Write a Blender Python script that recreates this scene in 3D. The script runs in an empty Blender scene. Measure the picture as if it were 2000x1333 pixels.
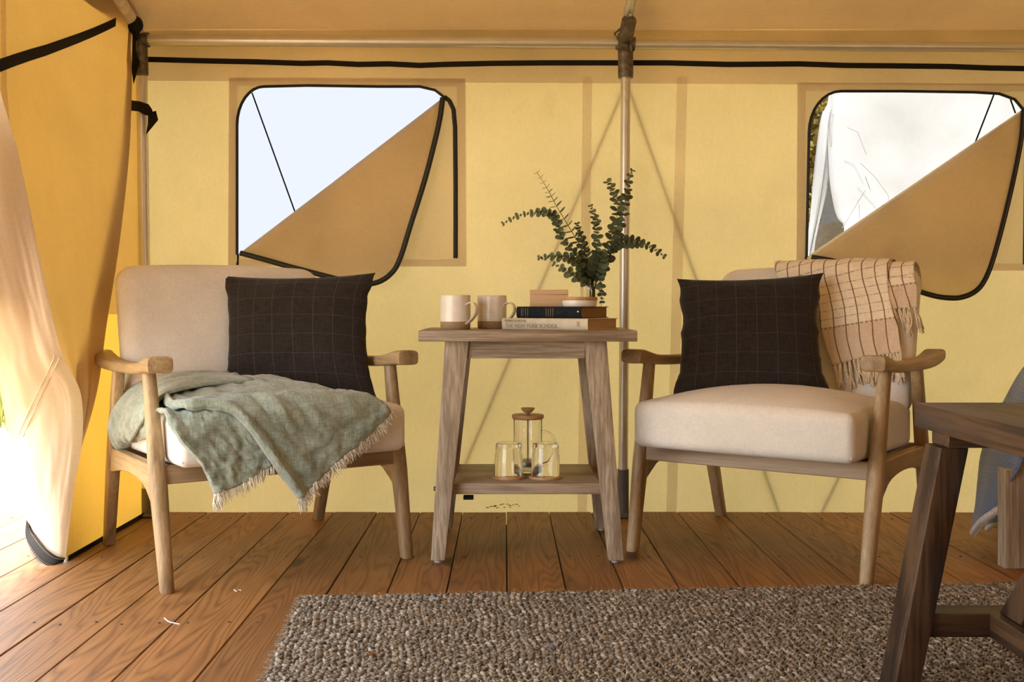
import bpy, bmesh, math, random
import numpy as np
from mathutils import Vector, Matrix, noise as mnoise

random.seed(11)
PI = math.pi
SC = bpy.context.scene
COL = SC.collection

# ------------------------------------------------------------------ camera, sky, sun, exposure
CAMH = 0.67
cam = bpy.data.cameras.new('camera')
cam.lens = 36.9
cam.sensor_width = 36.0
cam.shift_x = 0.0075
cam.shift_y = -0.03325
cam.clip_start = 0.02
camo = bpy.data.objects.new('camera', cam)
camo.location = (0, 0, CAMH)
camo.rotation_euler = (PI / 2, 0, 0)
COL.objects.link(camo)
SC.camera = camo

SKY = 5.4
SUN = 19.0
SC.view_settings.view_transform = 'Standard'
SC.view_settings.look = 'None'
SC.view_settings.exposure = 0.0
SC.view_settings.gamma = 1.0
SC.view_settings.use_curve_mapping = False
w = bpy.data.worlds.new('sky')
SC.world = w
w.use_nodes = True
wn = w.node_tree
wn.nodes.clear()
_o = wn.nodes.new('ShaderNodeOutputWorld')
_b = wn.nodes.new('ShaderNodeBackground')
_t = wn.nodes.new('ShaderNodeTexCoord')
_s = wn.nodes.new('ShaderNodeSeparateXYZ')
_r = wn.nodes.new('ShaderNodeValToRGB')
wn.links.new(_t.outputs['Generated'], _s.inputs[0])
wn.links.new(_s.outputs['Z'], _r.inputs[0])
_r.color_ramp.elements[0].position = 0.0
_r.color_ramp.elements[0].color = (0.92, 0.95, 1.0, 1)
_r.color_ramp.elements[1].position = 1.0
_r.color_ramp.elements[1].color = (0.86, 0.93, 1.0, 1)
wn.links.new(_r.outputs[0], _b.inputs['Color'])
_b.inputs['Strength'].default_value = SKY
wn.links.new(_b.outputs[0], _o.inputs[0])

sun = bpy.data.lights.new('sun', 'SUN')
sun.energy = SUN
sun.angle = math.radians(4)
sun.color = (1.0, 0.93, 0.82)
suno = bpy.data.objects.new('sun', sun)
suno.rotation_euler = Vector((0.05, 0.45, -0.89)).to_track_quat('-Z', 'Y').to_euler()
suno.location = (-2, -6, 9)
COL.objects.link(suno)

# ------------------------------------------------------------------ measuring
FPX = 2050.0


def at(px, py, Y):
    """survey helper: the place seen at a pixel of the photograph, at a known distance Y"""
    return Vector(((px - 985.0) * Y / FPX, Y, CAMH - (py - 600.0) * Y / FPX))


YW = 3.43                                   # back wall


def W(px, py, d=0.0):
    return at(px, py, YW) - Vector((0, d, 0))


# ------------------------------------------------------------------ objects
XF = {}


def thing(name, label, cat, loc=(0, 0, 0), rotz=0.0, group=None, kind=None):
    o = bpy.data.objects.new(name, None)
    o.empty_display_size = 0.05
    o.location = loc
    o.rotation_euler = (0, 0, rotz)
    COL.objects.link(o)
    o['label'] = label
    o['category'] = cat
    if group:
        o['group'] = group
    if kind:
        o['kind'] = kind
    XF[o.name] = Matrix.Translation(Vector(loc)) @ Matrix.Rotation(rotz, 4, 'Z')
    return o


def tag(o, label=None, cat=None, group=None, kind=None):
    if label:
        o['label'] = label
    if cat:
        o['category'] = cat
    if group:
        o['group'] = group
    if kind:
        o['kind'] = kind
    return o


def root_of(o):
    while o.parent:
        o = o.parent
    return o


class MB:
    def __init__(self):
        self.v, self.f, self.uv = [], [], {}

    def add(self, verts, faces, uvs=None):
        b = len(self.v)
        self.v += [Vector(p) for p in verts]
        for k, fc in enumerate(faces):
            self.f.append([b + i for i in fc])
            if uvs:
                self.uv[len(self.f) - 1] = [uvs[i] for i in fc]
        return self

    def hexa(self, p):
        """8 points: bottom ring 0-3, top ring 4-7"""
        return self.add(p, [(3, 2, 1, 0), (4, 5, 6, 7), (0, 1, 5, 4), (1, 2, 6, 5), (2, 3, 7, 6), (3, 0, 4, 7)])

    def box(self, c, s, M=None):
        c = Vector(c)
        hx, hy, hz = s[0] / 2, s[1] / 2, s[2] / 2
        p = [Vector((x, y, z)) for z in (-hz, hz) for x, y in ((-hx, -hy), (hx, -hy), (hx, hy), (-hx, hy))]
        if M is not None:
            p = [M @ q for q in p]
        return self.hexa([q + c for q in p])

    def loft(self, rings, caps=True, closed=True):
        n = len(rings[0])
        v = [p for r in rings for p in r]
        f = []
        m = n if closed else n - 1
        for i in range(len(rings) - 1):
            for j in range(m):
                k = (j + 1) % n
                f.append((i * n + j, i * n + k, (i + 1) * n + k, (i + 1) * n + j))
        if caps and closed:
            f.append(tuple(reversed(range(n))))
            f.append(tuple((len(rings) - 1) * n + j for j in range(n)))
        return self.add(v, f)

    def tube(self, pts, rad, seg=8, caps=True, squash=1.0, up=(0, 0, 1)):
        pts = [Vector(p) for p in pts]
        n = len(pts)
        rr = rad if isinstance(rad, (list, tuple)) else [rad] * n
        rings = []
        u = None
        for i in range(n):
            d = (pts[min(i + 1, n - 1)] - pts[max(i - 1, 0)])
            if d.length < 1e-9:
                d = Vector((0, 0, 1))
            d.normalize()
            if u is None:
                a = Vector(up)
                if abs(a.dot(d)) > .95:
                    a = Vector((1, 0, 0))
                u = (a - d * a.dot(d)).normalized()
            else:
                u = (u - d * u.dot(d)).normalized()
            s = d.cross(u)
            rings.append([pts[i] + (s * math.cos(2 * PI * k / seg) + u * (squash * math.sin(2 * PI * k / seg))) * rr[i] for k in range(seg)])
        return self.loft(rings, caps)

    def lathe(self, prof, seg=32, c=(0, 0, 0), caps=False):
        c = Vector(c)
        rings = [[c + Vector((r * math.cos(2 * PI * k / seg), r * math.sin(2 * PI * k / seg), z)) for k in range(seg)] for r, z in prof]
        return self.loft(rings, caps)

    def grid(self, fn, nu, nv, flip=False):
        v = [fn(i / nu, j / nv) for j in range(nv + 1) for i in range(nu + 1)]
        uv = [(i / nu, j / nv) for j in range(nv + 1) for i in range(nu + 1)]
        f = []
        for j in range(nv):
            for i in range(nu):
                a = j * (nu + 1) + i
                q = (a, a + 1, a + nu + 2, a + nu + 1)
                f.append(q[::-1] if flip else q)
        return self.add(v, f, uv)

    def ellipsoid(self, c, r, seg=10, rings=6, M=None):
        c = Vector(c)
        prof = []
        v, f = [], []
        for i in range(rings + 1):
            t = PI * i / rings
            for k in range(seg):
                p = Vector((r[0] * math.sin(t) * math.cos(2 * PI * k / seg), r[1] * math.sin(t) * math.sin(2 * PI * k / seg), r[2] * math.cos(t)))
                if M is not None:
                    p = M @ p
                v.append(c + p)
        for i in range(rings):
            for k in range(seg):
                k2 = (k + 1) % seg
                f.append((i * seg + k, (i + 1) * seg + k, (i + 1) * seg + k2, i * seg + k2))
        return self.add(v, f)

    def build(self, name, m, parent=None, world=False, smooth=True, bevel=0.0, bseg=2, thick=0.0, subsurf=0, sharp=38, merge=True, thick_off=-1):
        me = bpy.data.meshes.new(name)
        vs = self.v
        if world and parent is not None:
            Mi = XF[root_of(parent).name].inverted()
            vs = [Mi @ p for p in vs]
        me.from_pydata([tuple(p) for p in vs], [], self.f)
        if self.uv:
            ul = me.uv_layers.new(name='UVMap')
            for pi, pl in enumerate(me.polygons):
                if pi in self.uv:
                    for li, uv in zip(pl.loop_indices, self.uv[pi]):
                        ul.data[li].uv = uv
        bm = bmesh.new()
        bm.from_mesh(me)
        if merge:
            bmesh.ops.remove_doubles(bm, verts=bm.verts, dist=1e-6)
        if not self.uv:
            bmesh.ops.recalc_face_normals(bm, faces=bm.faces)
        if bevel:
            es = [e for e in bm.edges if len(e.link_faces) == 2 and e.calc_face_angle(0) > math.radians(28)]
            bmesh.ops.bevel(bm, geom=es, offset=bevel, segments=bseg, affect='EDGES', profile=.5, clamp_overlap=True)
        bm.to_mesh(me)
        bm.free()
        if smooth:
            me.polygons.foreach_set('use_smooth', [True] * len(me.polygons))
            me.set_sharp_from_angle(angle=math.radians(sharp))
        o = bpy.data.objects.new(name, me)
        COL.objects.link(o)
        if m is not None:
            me.materials.append(m)
        if parent is not None:
            o.parent = parent
        if thick:
            md = o.modifiers.new('thickness', 'SOLIDIFY')
            md.thickness = thick
            md.offset = thick_off
        if subsurf:
            md = o.modifiers.new('smooth', 'SUBSURF')
            md.levels = md.render_levels = subsurf
        return o


def copy_tree(o, parent=None):
    c = o.copy()
    COL.objects.link(c)
    c.parent = parent
    for ch in list(o.children):
        copy_tree(ch, c)
    return c


def rbox(h, r, n=(6, 6, 4), fn=None):
    """rounded box with half sizes h and corner radii r (per axis); fn displaces points"""
    mb = MB()

    def coords(a, ra, k):
        inner = [-(a - ra) + 2 * (a - ra) * i / k for i in range(k + 1)]
        m = 4
        lo = [-a + ra * (1 - math.cos(PI / 2 * i / m)) for i in range(m)]
        lo = [-a + ra * i / m for i in range(m)]
        return lo + inner + [-x for x in reversed(lo)]

    C = [coords(h[i], r[i], n[i]) for i in range(3)]

    def proj(p):
        q = [max(-(h[i] - r[i]), min(h[i] - r[i], p[i])) for i in range(3)]
        d = Vector([(p[i] - q[i]) / r[i] for i in range(3)])
        # push the cube surface on to the rounded surface
        if d.length > 1e-9:
            m = max(abs(x) for x in d)
            dd = Vector([math.tan(x * PI / 4) if m > .99 else x for x in d])
            dd = dd.normalized()
            p = Vector([q[i] + dd[i] * r[i] for i in range(3)])
        else:
            p = Vector(p)
        return fn(p) if fn else p

    for ax in range(3):
        a, b = [(1, 2), (2, 0), (0, 1)][ax]
        A, B = C[a], C[b]
        for sgn in (-1, 1):
            vs, fs = [], []
            for y in B:
                for x in A:
                    p = [0, 0, 0]
                    p[ax] = sgn * h[ax]
                    p[a] = x
                    p[b] = y
                    vs.append(proj(p))
            na = len(A)
            for j in range(len(B) - 1):
                for i in range(na - 1):
                    k = j * na + i
                    q = (k, k + 1, k + na + 1, k + na)
                    fs.append(q if sgn > 0 else q[::-1])
            mb.add(vs, fs)
    return mb


def interp(tab, t):
    """piecewise smooth (Catmull-Rom) interpolation of a list of tuples, t in 0..1"""
    n = len(tab) - 1
    x = max(0.0, min(1.0, t)) * n
    i = min(int(x), n - 1)
    u = x - i
    p1, p2 = tab[i], tab[i + 1]
    p0 = tab[i - 1] if i > 0 else [2 * a - b for a, b in zip(p1, p2)]
    p3 = tab[i + 2] if i + 2 <= n else [2 * b - a for a, b in zip(p1, p2)]
    return [0.5 * ((2 * b) + (-a + c) * u + (2 * a - 5 * b + 4 * c - d) * u * u + (-a + 3 * b - 3 * c + d) * u ** 3) for a, b, c, d in zip(p0, p1, p2, p3)]


def coons(bot, top, left, right):
    """bot(u) top(u) left(v) right(v) lists -> f(u,v)"""
    def f(u, v):
        B, T, Lf, Rt = interp(bot, u), interp(top, u), interp(left, v), interp(right, v)
        c00, c10, c01, c11 = bot[0], bot[-1], top[0], top[-1]
        return [(1 - v) * b + v * t + (1 - u) * l + u * r - ((1 - u) * (1 - v) * a + u * (1 - v) * bb + (1 - u) * v * c + u * v * d)
                for b, t, l, r, a, bb, c, d in zip(B, T, Lf, Rt, c00, c10, c01, c11)]
    return f


def fbm(x, y, z=0.0, o=3):
    return mnoise.fractal(Vector((x, y, z)), 1.0, 2.0, o)


# ------------------------------------------------------------------ materials
class NT:
    def __init__(self, name):
        self.m = bpy.data.materials.new(name)
        self.m.use_nodes = True
        self.t = self.m.node_tree
        self.t.nodes.clear()
        self.out = self.t.nodes.new('ShaderNodeOutputMaterial')

    def n(self, kind, **kw):
        nd = self.t.nodes.new('ShaderNode' + kind)
        for k, v in kw.items():
            if k.startswith('_'):
                setattr(nd, k[1:], v)
            else:
                key = k.replace('__', ' ')
                s = nd.inputs[int(key[1:])] if key[0] == 'i' and key[1:].isdigit() else nd.inputs[key]
                self.put(s, v)
        return nd

    def put(self, sock, v):
        if isinstance(v, bpy.types.NodeSocket):
            self.t.links.new(v, sock)
        elif isinstance(v, bpy.types.Node):
            self.t.links.new(v.outputs[0], sock)
        else:
            if isinstance(v, tuple) and len(v) == 3 and sock.type == 'RGBA':
                v = v + (1,)
            sock.default_value = v

    def ramp(self, fac, stops, interp_='LINEAR'):
        r = self.n('ValToRGB')
        self.put(r.inputs[0], fac)
        cr = r.color_ramp
        cr.interpolation = interp_
        while len(cr.elements) < len(stops):
            cr.elements.new(0.5)
        for e, (p, c) in zip(cr.elements, stops):
            e.position = p
            e.color = (c, c, c, 1) if not isinstance(c, tuple) else c + (1,)
        return r.outputs[0]

    def math(self, op, a, b=None, c=None):
        nd = self.n('Math', _operation=op)
        self.put(nd.inputs[0], a)
        if b is not None:
            self.put(nd.inputs[1], b)
        if c is not None:
            self.put(nd.inputs[2], c)
        return nd.outputs[0]

    def mix(self, fac, a, b, mode='MIX'):
        nd = self.n('Mix', _data_type='RGBA', _blend_type=mode)
        self.put(nd.inputs[0], fac)
        self.put(nd.inputs[6], a)
        self.put(nd.inputs[7], b)
        return nd.outputs[2]

    def coords(self, kind='Object', scale=(1, 1, 1), rnd=0.0):
        tc = self.n('TexCoord')
        src = tc.outputs[kind]
        if rnd:
            oi = self.n('ObjectInfo')
            k = self.math('MULTIPLY', oi.outputs['Random'], rnd)
            cb = self.n('CombineXYZ')
            for i in range(3):
                self.put(cb.inputs[i], k)
            va = self.n('VectorMath', _operation='ADD')
            self.put(va.inputs[0], src)
            self.put(va.inputs[1], cb.outputs[0])
            src = va.outputs[0]
        mp = self.n('Mapping')
        self.put(mp.inputs[0], src)
        mp.inputs['Scale'].default_value = scale
        return mp.outputs[0]

    def noise(self, vec, scale, detail=4.0, rough=.55, dist=0.0):
        nd = self.n('TexNoise')
        self.put(nd.inputs['Vector'], vec)
        nd.inputs['Scale'].default_value = scale
        nd.inputs['Detail'].default_value = detail
        nd.inputs['Roughness'].default_value = rough
        nd.inputs['Distortion'].default_value = dist
        return nd.outputs['Fac']

    def bump(self, h, strength=.2, dist=.002):
        nd = self.n('Bump')
        nd.inputs['Strength'].default_value = strength
        nd.inputs['Distance'].default_value = dist
        self.put(nd.inputs['Height'], h)
        return nd.outputs[0]

    def bsdf(self, col, rough=.6, normal=None, **kw):
        b = self.n('BsdfPrincipled')
        self.put(b.inputs['Base Color'], col)
        self.put(b.inputs['Roughness'], rough)
        if normal is not None:
            self.put(b.inputs['Normal'], normal)
        for k, v in kw.items():
            self.put(b.inputs[k.replace('__', ' ')], v)
        self.t.links.new(b.outputs[0], self.out.inputs[0])
        return b


def m_plain(name, col, rough=.6, metal=0.0, spec=.5, var=.12, vscale=30.0, bump=0.0):
    t = NT(name)
    c = t.coords('Object')
    nz = t.noise(c, vscale, 4)
    lo = tuple(x * (1 - var) for x in col)
    hi = tuple(min(1, x * (1 + var)) for x in col)
    colr = t.ramp(nz, [(.3, lo), (.7, hi)])
    b = t.bsdf(colr, rough, t.bump(nz, bump, .002) if bump else None)
    b.inputs['Metallic'].default_value = metal
    b.inputs['Specular IOR Level'].default_value = spec
    return t.m


def m_wood(name, lo, mid, hi, axis='z', rough=.55, rings=26.0, fine=1.0, knots=False, rnd=7.0, contrast=1.0, tint=.25, bump=.25):
    t = NT(name)
    sc = {'x': (.11, 1, 1), 'y': (1, .09, 1), 'z': (1, 1, .11)}[axis]
    v = t.coords('Object', sc, rnd)
    big = t.noise(v, 7.5, 2, .45, .15)
    k = t.math('MULTIPLY', big, rings)
    s = t.math('SINE', t.math('MULTIPLY', k, 2.0))
    s = t.math('POWER', t.math('MULTIPLY_ADD', s, .5, .5), .4)
    fine_v = t.coords('Object', {'x': (.05, 1, 1), 'y': (1, .04, 1), 'z': (1, 1, .05)}[axis], rnd)
    fn = t.noise(fine_v, 170, 3, .6)
    med = t.noise(fine_v, 38, 5, .65)
    h = t.math('MULTIPLY_ADD', s, .42 * contrast, t.math('MULTIPLY_ADD', fn, .45 * fine, t.math('MULTIPLY', med, .5)))
    mean = .42 * contrast * .66 + .225 * fine + .25
    col = t.ramp(h, [(max(0, mean - .30), lo), (mean, mid), (mean + .24, hi)])
    wide = t.noise(t.coords('Object', (1, 1, 1), rnd), 6, 3)
    col = t.mix(t.ramp(wide, [(.35, 0.0), (.7, tint)]), col, lo, 'MIX')
    if knots:
        vo = t.n('TexVoronoi', _feature='F1')
        t.put(vo.inputs['Vector'], t.coords('Object', (1, .42, 1), rnd))
        vo.inputs['Scale'].default_value = 3.1
        kn = t.ramp(vo.outputs['Distance'], [(.0, 1.0), (.05, .75), (.085, 0.0)])
        col = t.mix(kn, col, tuple(x * .28 for x in lo))
        oi = t.n('ObjectInfo')
        g = t.ramp(oi.outputs['Random'], [(0, .74), (1, 1.2)])
        col = t.mix(1.0, col, g, 'MULTIPLY')
    t.bsdf(col, rough, t.bump(h, bump, .0015))
    return t.m


def m_canvas(name, refl, trans, f=.5, bumps=.25, stain=True):
    t = NT(name)
    v = t.coords('Object')
    big = t.noise(v, 2.2, 4, .55, .3)
    wr = t.noise(t.coords('Object', (1.0, 1.0, .35)), 9.0, 3, .5, .6)
    weave = t.noise(t.coords('Object', (1, 1, .12)), 420, 2)
    weave2 = t.noise(t.coords('Object', (.12, .12, 1)), 420, 2)
    h = t.math('MULTIPLY_ADD', wr, 6.0, t.math('MULTIPLY_ADD', weave, .35, t.math('MULTIPLY', weave2, .35)))
    nrm = t.bump(h, bumps, .0022)
    g = t.ramp(big, [(.3, .9), (.7, 1.06)])
    wv = t.ramp(t.math('MULTIPLY', t.math('ADD', weave, weave2), .5), [(.35, .95), (.65, 1.04)])
    g = t.mix(1.0, g, wv, 'MULTIPLY')
    if stain:
        st = t.noise(t.coords('Object', (1, 1, 1)), 5.5, 5, .6)
        g = t.mix(t.ramp(st, [(.62, 0.0), (.8, .28)]), g, (.72, .62, .5), 'MULTIPLY')
    d = t.n('BsdfDiffuse', Color=t.mix(1.0, refl, g, 'MULTIPLY'), Normal=nrm)
    tr = t.n('BsdfTranslucent', Color=t.mix(1.0, trans, g, 'MULTIPLY'), Normal=nrm)
    mx = t.n('MixShader')
    mx.inputs[0].default_value = f
    t.put(mx.inputs[1], d)
    t.put(mx.inputs[2], tr)
    t.t.links.new(mx.outputs[0], t.out.inputs[0])
    return t.m


def m_fabric(name, col, rough=.95, var=.15, scale=350.0, bump=.35, sheen=.3, blotch=.1, blotch_scale=6.0, coord='Object'):
    t = NT(name)
    a = t.noise(t.coords(coord, (1, .15, .15)), scale, 3)
    b = t.noise(t.coords(coord, (.15, 1, 1)), scale, 3)
    h = t.math('MULTIPLY', t.math('ADD', a, b), .5)
    bl = t.noise(t.coords(coord), blotch_scale, 4, .6)
    c = t.ramp(h, [(.36, tuple(x * (1 - var) for x in col)), (.64, tuple(min(1, x * (1 + var)) for x in col))])
    c = t.mix(1.0, c, t.ramp(bl, [(.3, 1 - blotch), (.7, 1 + blotch * .5)]), 'MULTIPLY')
    bs = t.bsdf(c, rough, t.bump(h, bump, .0015))
    bs.inputs['Sheen Weight'].default_value = sheen
    bs.inputs['Specular IOR Level'].default_value = .15
    return t.m


def m_glass(name, tint=(1, 1, 1)):
    t = NT(name)
    g = t.n('BsdfGlass', Color=tint, IOR=1.45)
    g.inputs['Roughness'].default_value = 0.0
    t.t.links.new(g.outputs[0], t.out.inputs[0])
    return t.m


CREAM = (.72, .55, .32)
AMBER = (.235, .188, .082)
M = {}
M['canvas'] = m_canvas('canvas_wall', CREAM, AMBER, .55)
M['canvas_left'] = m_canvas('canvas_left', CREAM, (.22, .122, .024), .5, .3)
M['canvas_left_lit'] = m_canvas('canvas_left_lit', CREAM, (.40, .23, .028), .6, .3)  # canvas_left with raised transmission colour, standing in for stronger light behind it
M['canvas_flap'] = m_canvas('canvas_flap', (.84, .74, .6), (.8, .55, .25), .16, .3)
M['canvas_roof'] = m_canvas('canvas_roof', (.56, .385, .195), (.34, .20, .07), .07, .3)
M['canvas_patch'] = m_canvas('canvas_patch', (.70, .58, .42), (.82, .76, .74), .85, .1, False)
M['canvas_seam'] = m_canvas('canvas_seam', (.70, .56, .41), (.90, .84, .82), .85, .1, False)
M['canvas_valance'] = m_canvas('canvas_valance', (.70, .57, .42), (.84, .76, .72), .76, .1, False)
M['canvas_window'] = m_canvas('canvas_window', (.74, .60, .40), (.95, .88, .78), .72, .25)
M['canvas_out'] = m_canvas('canvas_white', (.86, .86, .86), (.6, .6, .58), .1, .3, False)
M['black'] = m_plain('black_webbing', (.012, .010, .009), .8, 0, .2, .2, 300, .2)
M['zip'] = m_plain('black_zip', (.010, .009, .010), .55, 0, .4, .2, 400, .3)
M['steel'] = m_plain('galvanised_steel', (.66, .64, .60), .38, .7, .5, .05, 14, .02)
M['steel_dark'] = m_plain('weathered_galvanised_steel', (.16, .14, .12), .5, .75, .5, .5, 60, .3)
M['sleeve'] = m_plain('grey_plastic', (.14, .13, .115), .6, 0, .4, .08, 30)
M['white_paint'] = m_plain('chipped_white_paint', (.72, .62, .48), .5, 0, .4, .15, 40, .1)
M['thread'] = m_plain('pale_thread', (.75, .70, .62), .9, 0, .1)
M['floor'] = m_wood('cedar_deck', (.140, .055, .0115), (.285, .120, .033), (.40, .187, .060), 'y', .55, 85, .8, True, 9.0, .75, .25)
M['sub'] = m_plain('dark_underfloor', (.05, .025, .010), .9)
M['oak'] = m_wood('oak_wood', (.19, .112, .046), (.375, .25, .12), (.54, .39, .21), 'z', .5, 10, 1.2, False, 5, .7, .25)
M['oak_y'] = m_wood('oak_wood_arm', (.19, .112, .046), (.375, .25, .12), (.54, .39, .21), 'y', .5, 10, 1.2, False, 5, .7, .25)
M['oak_x'] = m_wood('oak_wood_rail', (.22, .135, .065), (.37, .25, .135), (.48, .34, .20), 'x', .5, 10, 1.2, False, 5, .7, .25)
M['grey_z'] = m_wood('greywashed_wood', (.14, .10, .064), (.30, .225, .148), (.49, .395, .285), 'z', .6, 8, 1.7, False, 5, .7, .3)
M['grey_x'] = m_wood('greywashed_wood_top', (.125, .09, .057), (.27, .20, .131), (.45, .355, .255), 'x', .5, 8, 1.7, False, 5, .7, .3)
M['dark_z'] = m_wood('dark_stained_wood', (.010, .005, .0025), (.034, .0165, .0075), (.10, .05, .022), 'z', .5, 12, 1.4, False, 5, 1.0, .3)
M['dark_y'] = m_wood('dark_stained_wood_top', (.010, .005, .0025), (.034, .0165, .0075), (.10, .05, .022), 'y', .45, 12, 1.4, False, 5, 1.0, .3)
M['dark_x'] = m_wood('dark_stained_wood_rail', (.014, .007, .004), (.04, .02, .009), (.09, .045, .02), 'x', .5, 12, 1.4, False, 5, 1.0, .3)
M['linen'] = m_fabric('ivory_linen', (.79, .75, .68), .95, .07, 420, .25, .15, .1, 5.0)
M['sage'] = m_fabric('sage_linen', (.305, .355, .285), .95, .28, 260, .7, .4, .30, 22.0)
M['fringe'] = m_plain('pale_fringe', (.74, .69, .58), .95, 0, .1, .2, 90)
M['ceramic'] = m_plain('white_glaze', (.78, .73, .66), .18, 0, .5, .06, 40, .12)
M['clay'] = m_plain('bare_stoneware', (.36, .245, .14), .8, 0, .2, .15, 120, .1)
M['dish'] = m_plain('white_porcelain', (.74, .70, .65), .15, 0, .5, .03, 20)
M['bamboo'] = m_wood('bamboo_wood', (.32, .16, .055), (.46, .25, .10), (.55, .33, .15), 'x', .45, 7, 1, False, 5, .5, .1)
M['pinebox'] = m_wood('pine_wood', (.52, .33, .17), (.62, .41, .23), (.70, .49, .29), 'x', .55, 6, .8, False, 5, .5, .1)
M['glass'] = m_glass('clear_glass')
M['metal'] = m_plain('dark_steel', (.20, .19, .18), .35, .9)
M['cloth_black'] = m_plain('navy_bookcloth', (.009, .012, .017), .75, 0, .15, .3, 80, .15)
M['cloth_edge'] = m_plain('dark_brown_board', (.045, .020, .010), .6)
M['jacket'] = m_plain('cream_jacket', (.56, .50, .37), .6, 0, .4, .08, 40)
M['gilt'] = m_plain('dull_gilt', (.09, .06, .025), .6, .1)
M['ink'] = m_plain('faded_tan_ink', (.40, .305, .19), .7, 0, .3, .12, 200)


def m_pages(name, col):
    t = NT(name)
    n1 = t.noise(t.coords('Object', (.02, .02, 1)), 900, 2)
    c = t.ramp(n1, [(.35, tuple(x * .72 for x in col)), (.65, col)])
    t.bsdf(c, .9)
    return t.m


M['pages'] = m_pages('aged_pages', (.56, .38, .20))
M['pages_old'] = m_pages('brown_pages', (.30, .165, .06))


def m_plaid(name, base, line, n_u, n_v, width, line2=None, var=.25, bump=.6, dash=0.0):
    """woven cloth with thin lines across the cloth's own UV"""
    t = NT(name)
    tc = t.n('TexCoord')
    sp = t.n('SeparateXYZ')
    t.put(sp.inputs[0], tc.outputs['UV'])
    fu = t.math('PINGPONG', t.math('MULTIPLY', sp.outputs[0], n_u), .5)
    fv = t.math('PINGPONG', t.math('MULTIPLY', sp.outputs[1], n_v), .5)
    lu = t.math('LESS_THAN', fu, width)
    lv = t.math('LESS_THAN', fv, width * .8)
    a = t.noise(t.coords('Object', (1, .1, .1)), 420, 3)
    b = t.noise(t.coords('Object', (.1, .1, 1)), 420, 3)
    h = t.math('MULTIPLY', t.math('ADD', a, b), .5)
    if dash:
        ds = t.math('GREATER_THAN', t.noise(t.coords('UV', (1, .05, 1)), 70, 2), .5)
        lv = t.math('MULTIPLY', lv, t.math('MULTIPLY_ADD', ds, .5, .5))
    col = t.ramp(h, [(.34, tuple(x * (1 - var) for x in base)), (.66, tuple(min(1, x * (1 + var)) for x in base))])
    if dash:
        band = t.math('GREATER_THAN', sp.outputs[1], .238)
        lv = t.math('MULTIPLY', lv, t.math('SUBTRACT', 1.0, band))
        teeth = t.math('MULTIPLY', t.math('LESS_THAN', t.math('ABSOLUTE', t.math('SUBTRACT', sp.outputs[1], .238)), .0028), t.math('LESS_THAN', t.math('PINGPONG', t.math('MULTIPLY', sp.outputs[0], 75.0), .5), .26))
        lv = t.math('MAXIMUM', lv, teeth)
        col = t.mix(band, col, t.mix(1.0, col, (.80, .72, .68), 'MULTIPLY'))
    col = t.mix(t.math('MULTIPLY', lv, .8), col, line2 or line)
    col = t.mix(t.math('MULTIPLY', lu, .9), col, line)
    bs = t.bsdf(col, .95, t.bump(t.math('ADD', h, t.math('MULTIPLY', t.math('MAXIMUM', lu, lv), .4)), bump, .0015))
    bs.inputs['Sheen Weight'].default_value = .12
    bs.inputs['Specular IOR Level'].default_value = .1
    return t.m


M['pillow'] = m_plaid('charcoal_windowpane_cloth', (.026, .021, .0185), (.075, .060, .052), 7.6, 6.6, .012, None, .4)
M['plaid'] = m_plaid('beige_plaid_cloth', (.82, .72, .57), (.19, .095, .04), 27.0, 38.0, .05, (.28, .17, .085), .12, .5, 1.0)
M['blue'] = None


def m_blue():
    t = NT('blue_knit')
    tc = t.n('TexCoord')
    sp = t.n('SeparateXYZ')
    t.put(sp.inputs[0], tc.outputs['UV'])
    row = t.math('PINGPONG', t.math('MULTIPLY', sp.outputs[1], 120.0), .5)
    sti = t.noise(t.coords('UV', (1, .8, 1)), 90, 2)
    f = t.math('MULTIPLY_ADD', row, 1.2, t.math('MULTIPLY', sti, .6))
    col = t.ramp(f, [(.35, (.045, .075, .17)), (.6, (.115, .165, .30)), (.85, (.30, .35, .46))])
    bs = t.bsdf(col, .95, t.bump(f, .7, .003))
    bs.inputs['Sheen Weight'].default_value = .3
    return t.m


M['blue'] = m_blue()


def m_rug():
    t = NT('braided_wool')
    g = t.n('NewGeometry')
    r = g.outputs['Random Per Island']
    col = t.ramp(r, [(0, (0.121, 0.101, 0.078)), (.3, (0.213, 0.178, 0.136)), (.6, (0.293, 0.247, 0.193)), (.85, (0.391, 0.339, 0.276)), (.965, (.44, .40, .34)), (1, (.28, .20, .13))])
    fb = t.noise(t.coords('Object', (1, .3, 1)), 700, 3)
    col = t.mix(1.0, col, t.ramp(fb, [(.3, .62), (.7, 1.25)]), 'MULTIPLY')
    t.bsdf(col, .95, t.bump(fb, .7, .002))
    return t.m


M['rug'] = m_rug()
M['rug_base'] = m_plain('rug_backing', (.09, .075, .058), .95)
M['leaf'] = m_plain('eucalyptus_green', (.115, .145, .085), .6, 0, .3, .35, 25)
M['stem'] = m_plain('eucalyptus_stem', (.13, .10, .05), .7)
M['grass'] = m_plain('dry_grass', (.20, .20, .05), .9, 0, .1, .5, 3)
M['ground'] = m_plain('pale_dry_ground', (.54, .43, .22), .95, 0, .1, .2, 9, .3)
M['leaves'] = m_plain('autumn_leaves', (.34, .25, .06), .8, 0, .2, .6, 4)
M['bark'] = m_plain('bark', (.10, .075, .05), .9, 0, .1, .3, 20, .5)
M['grey_in'] = m_plain('shaded_grey_canvas', (.20, .19, .18), .9)


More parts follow.
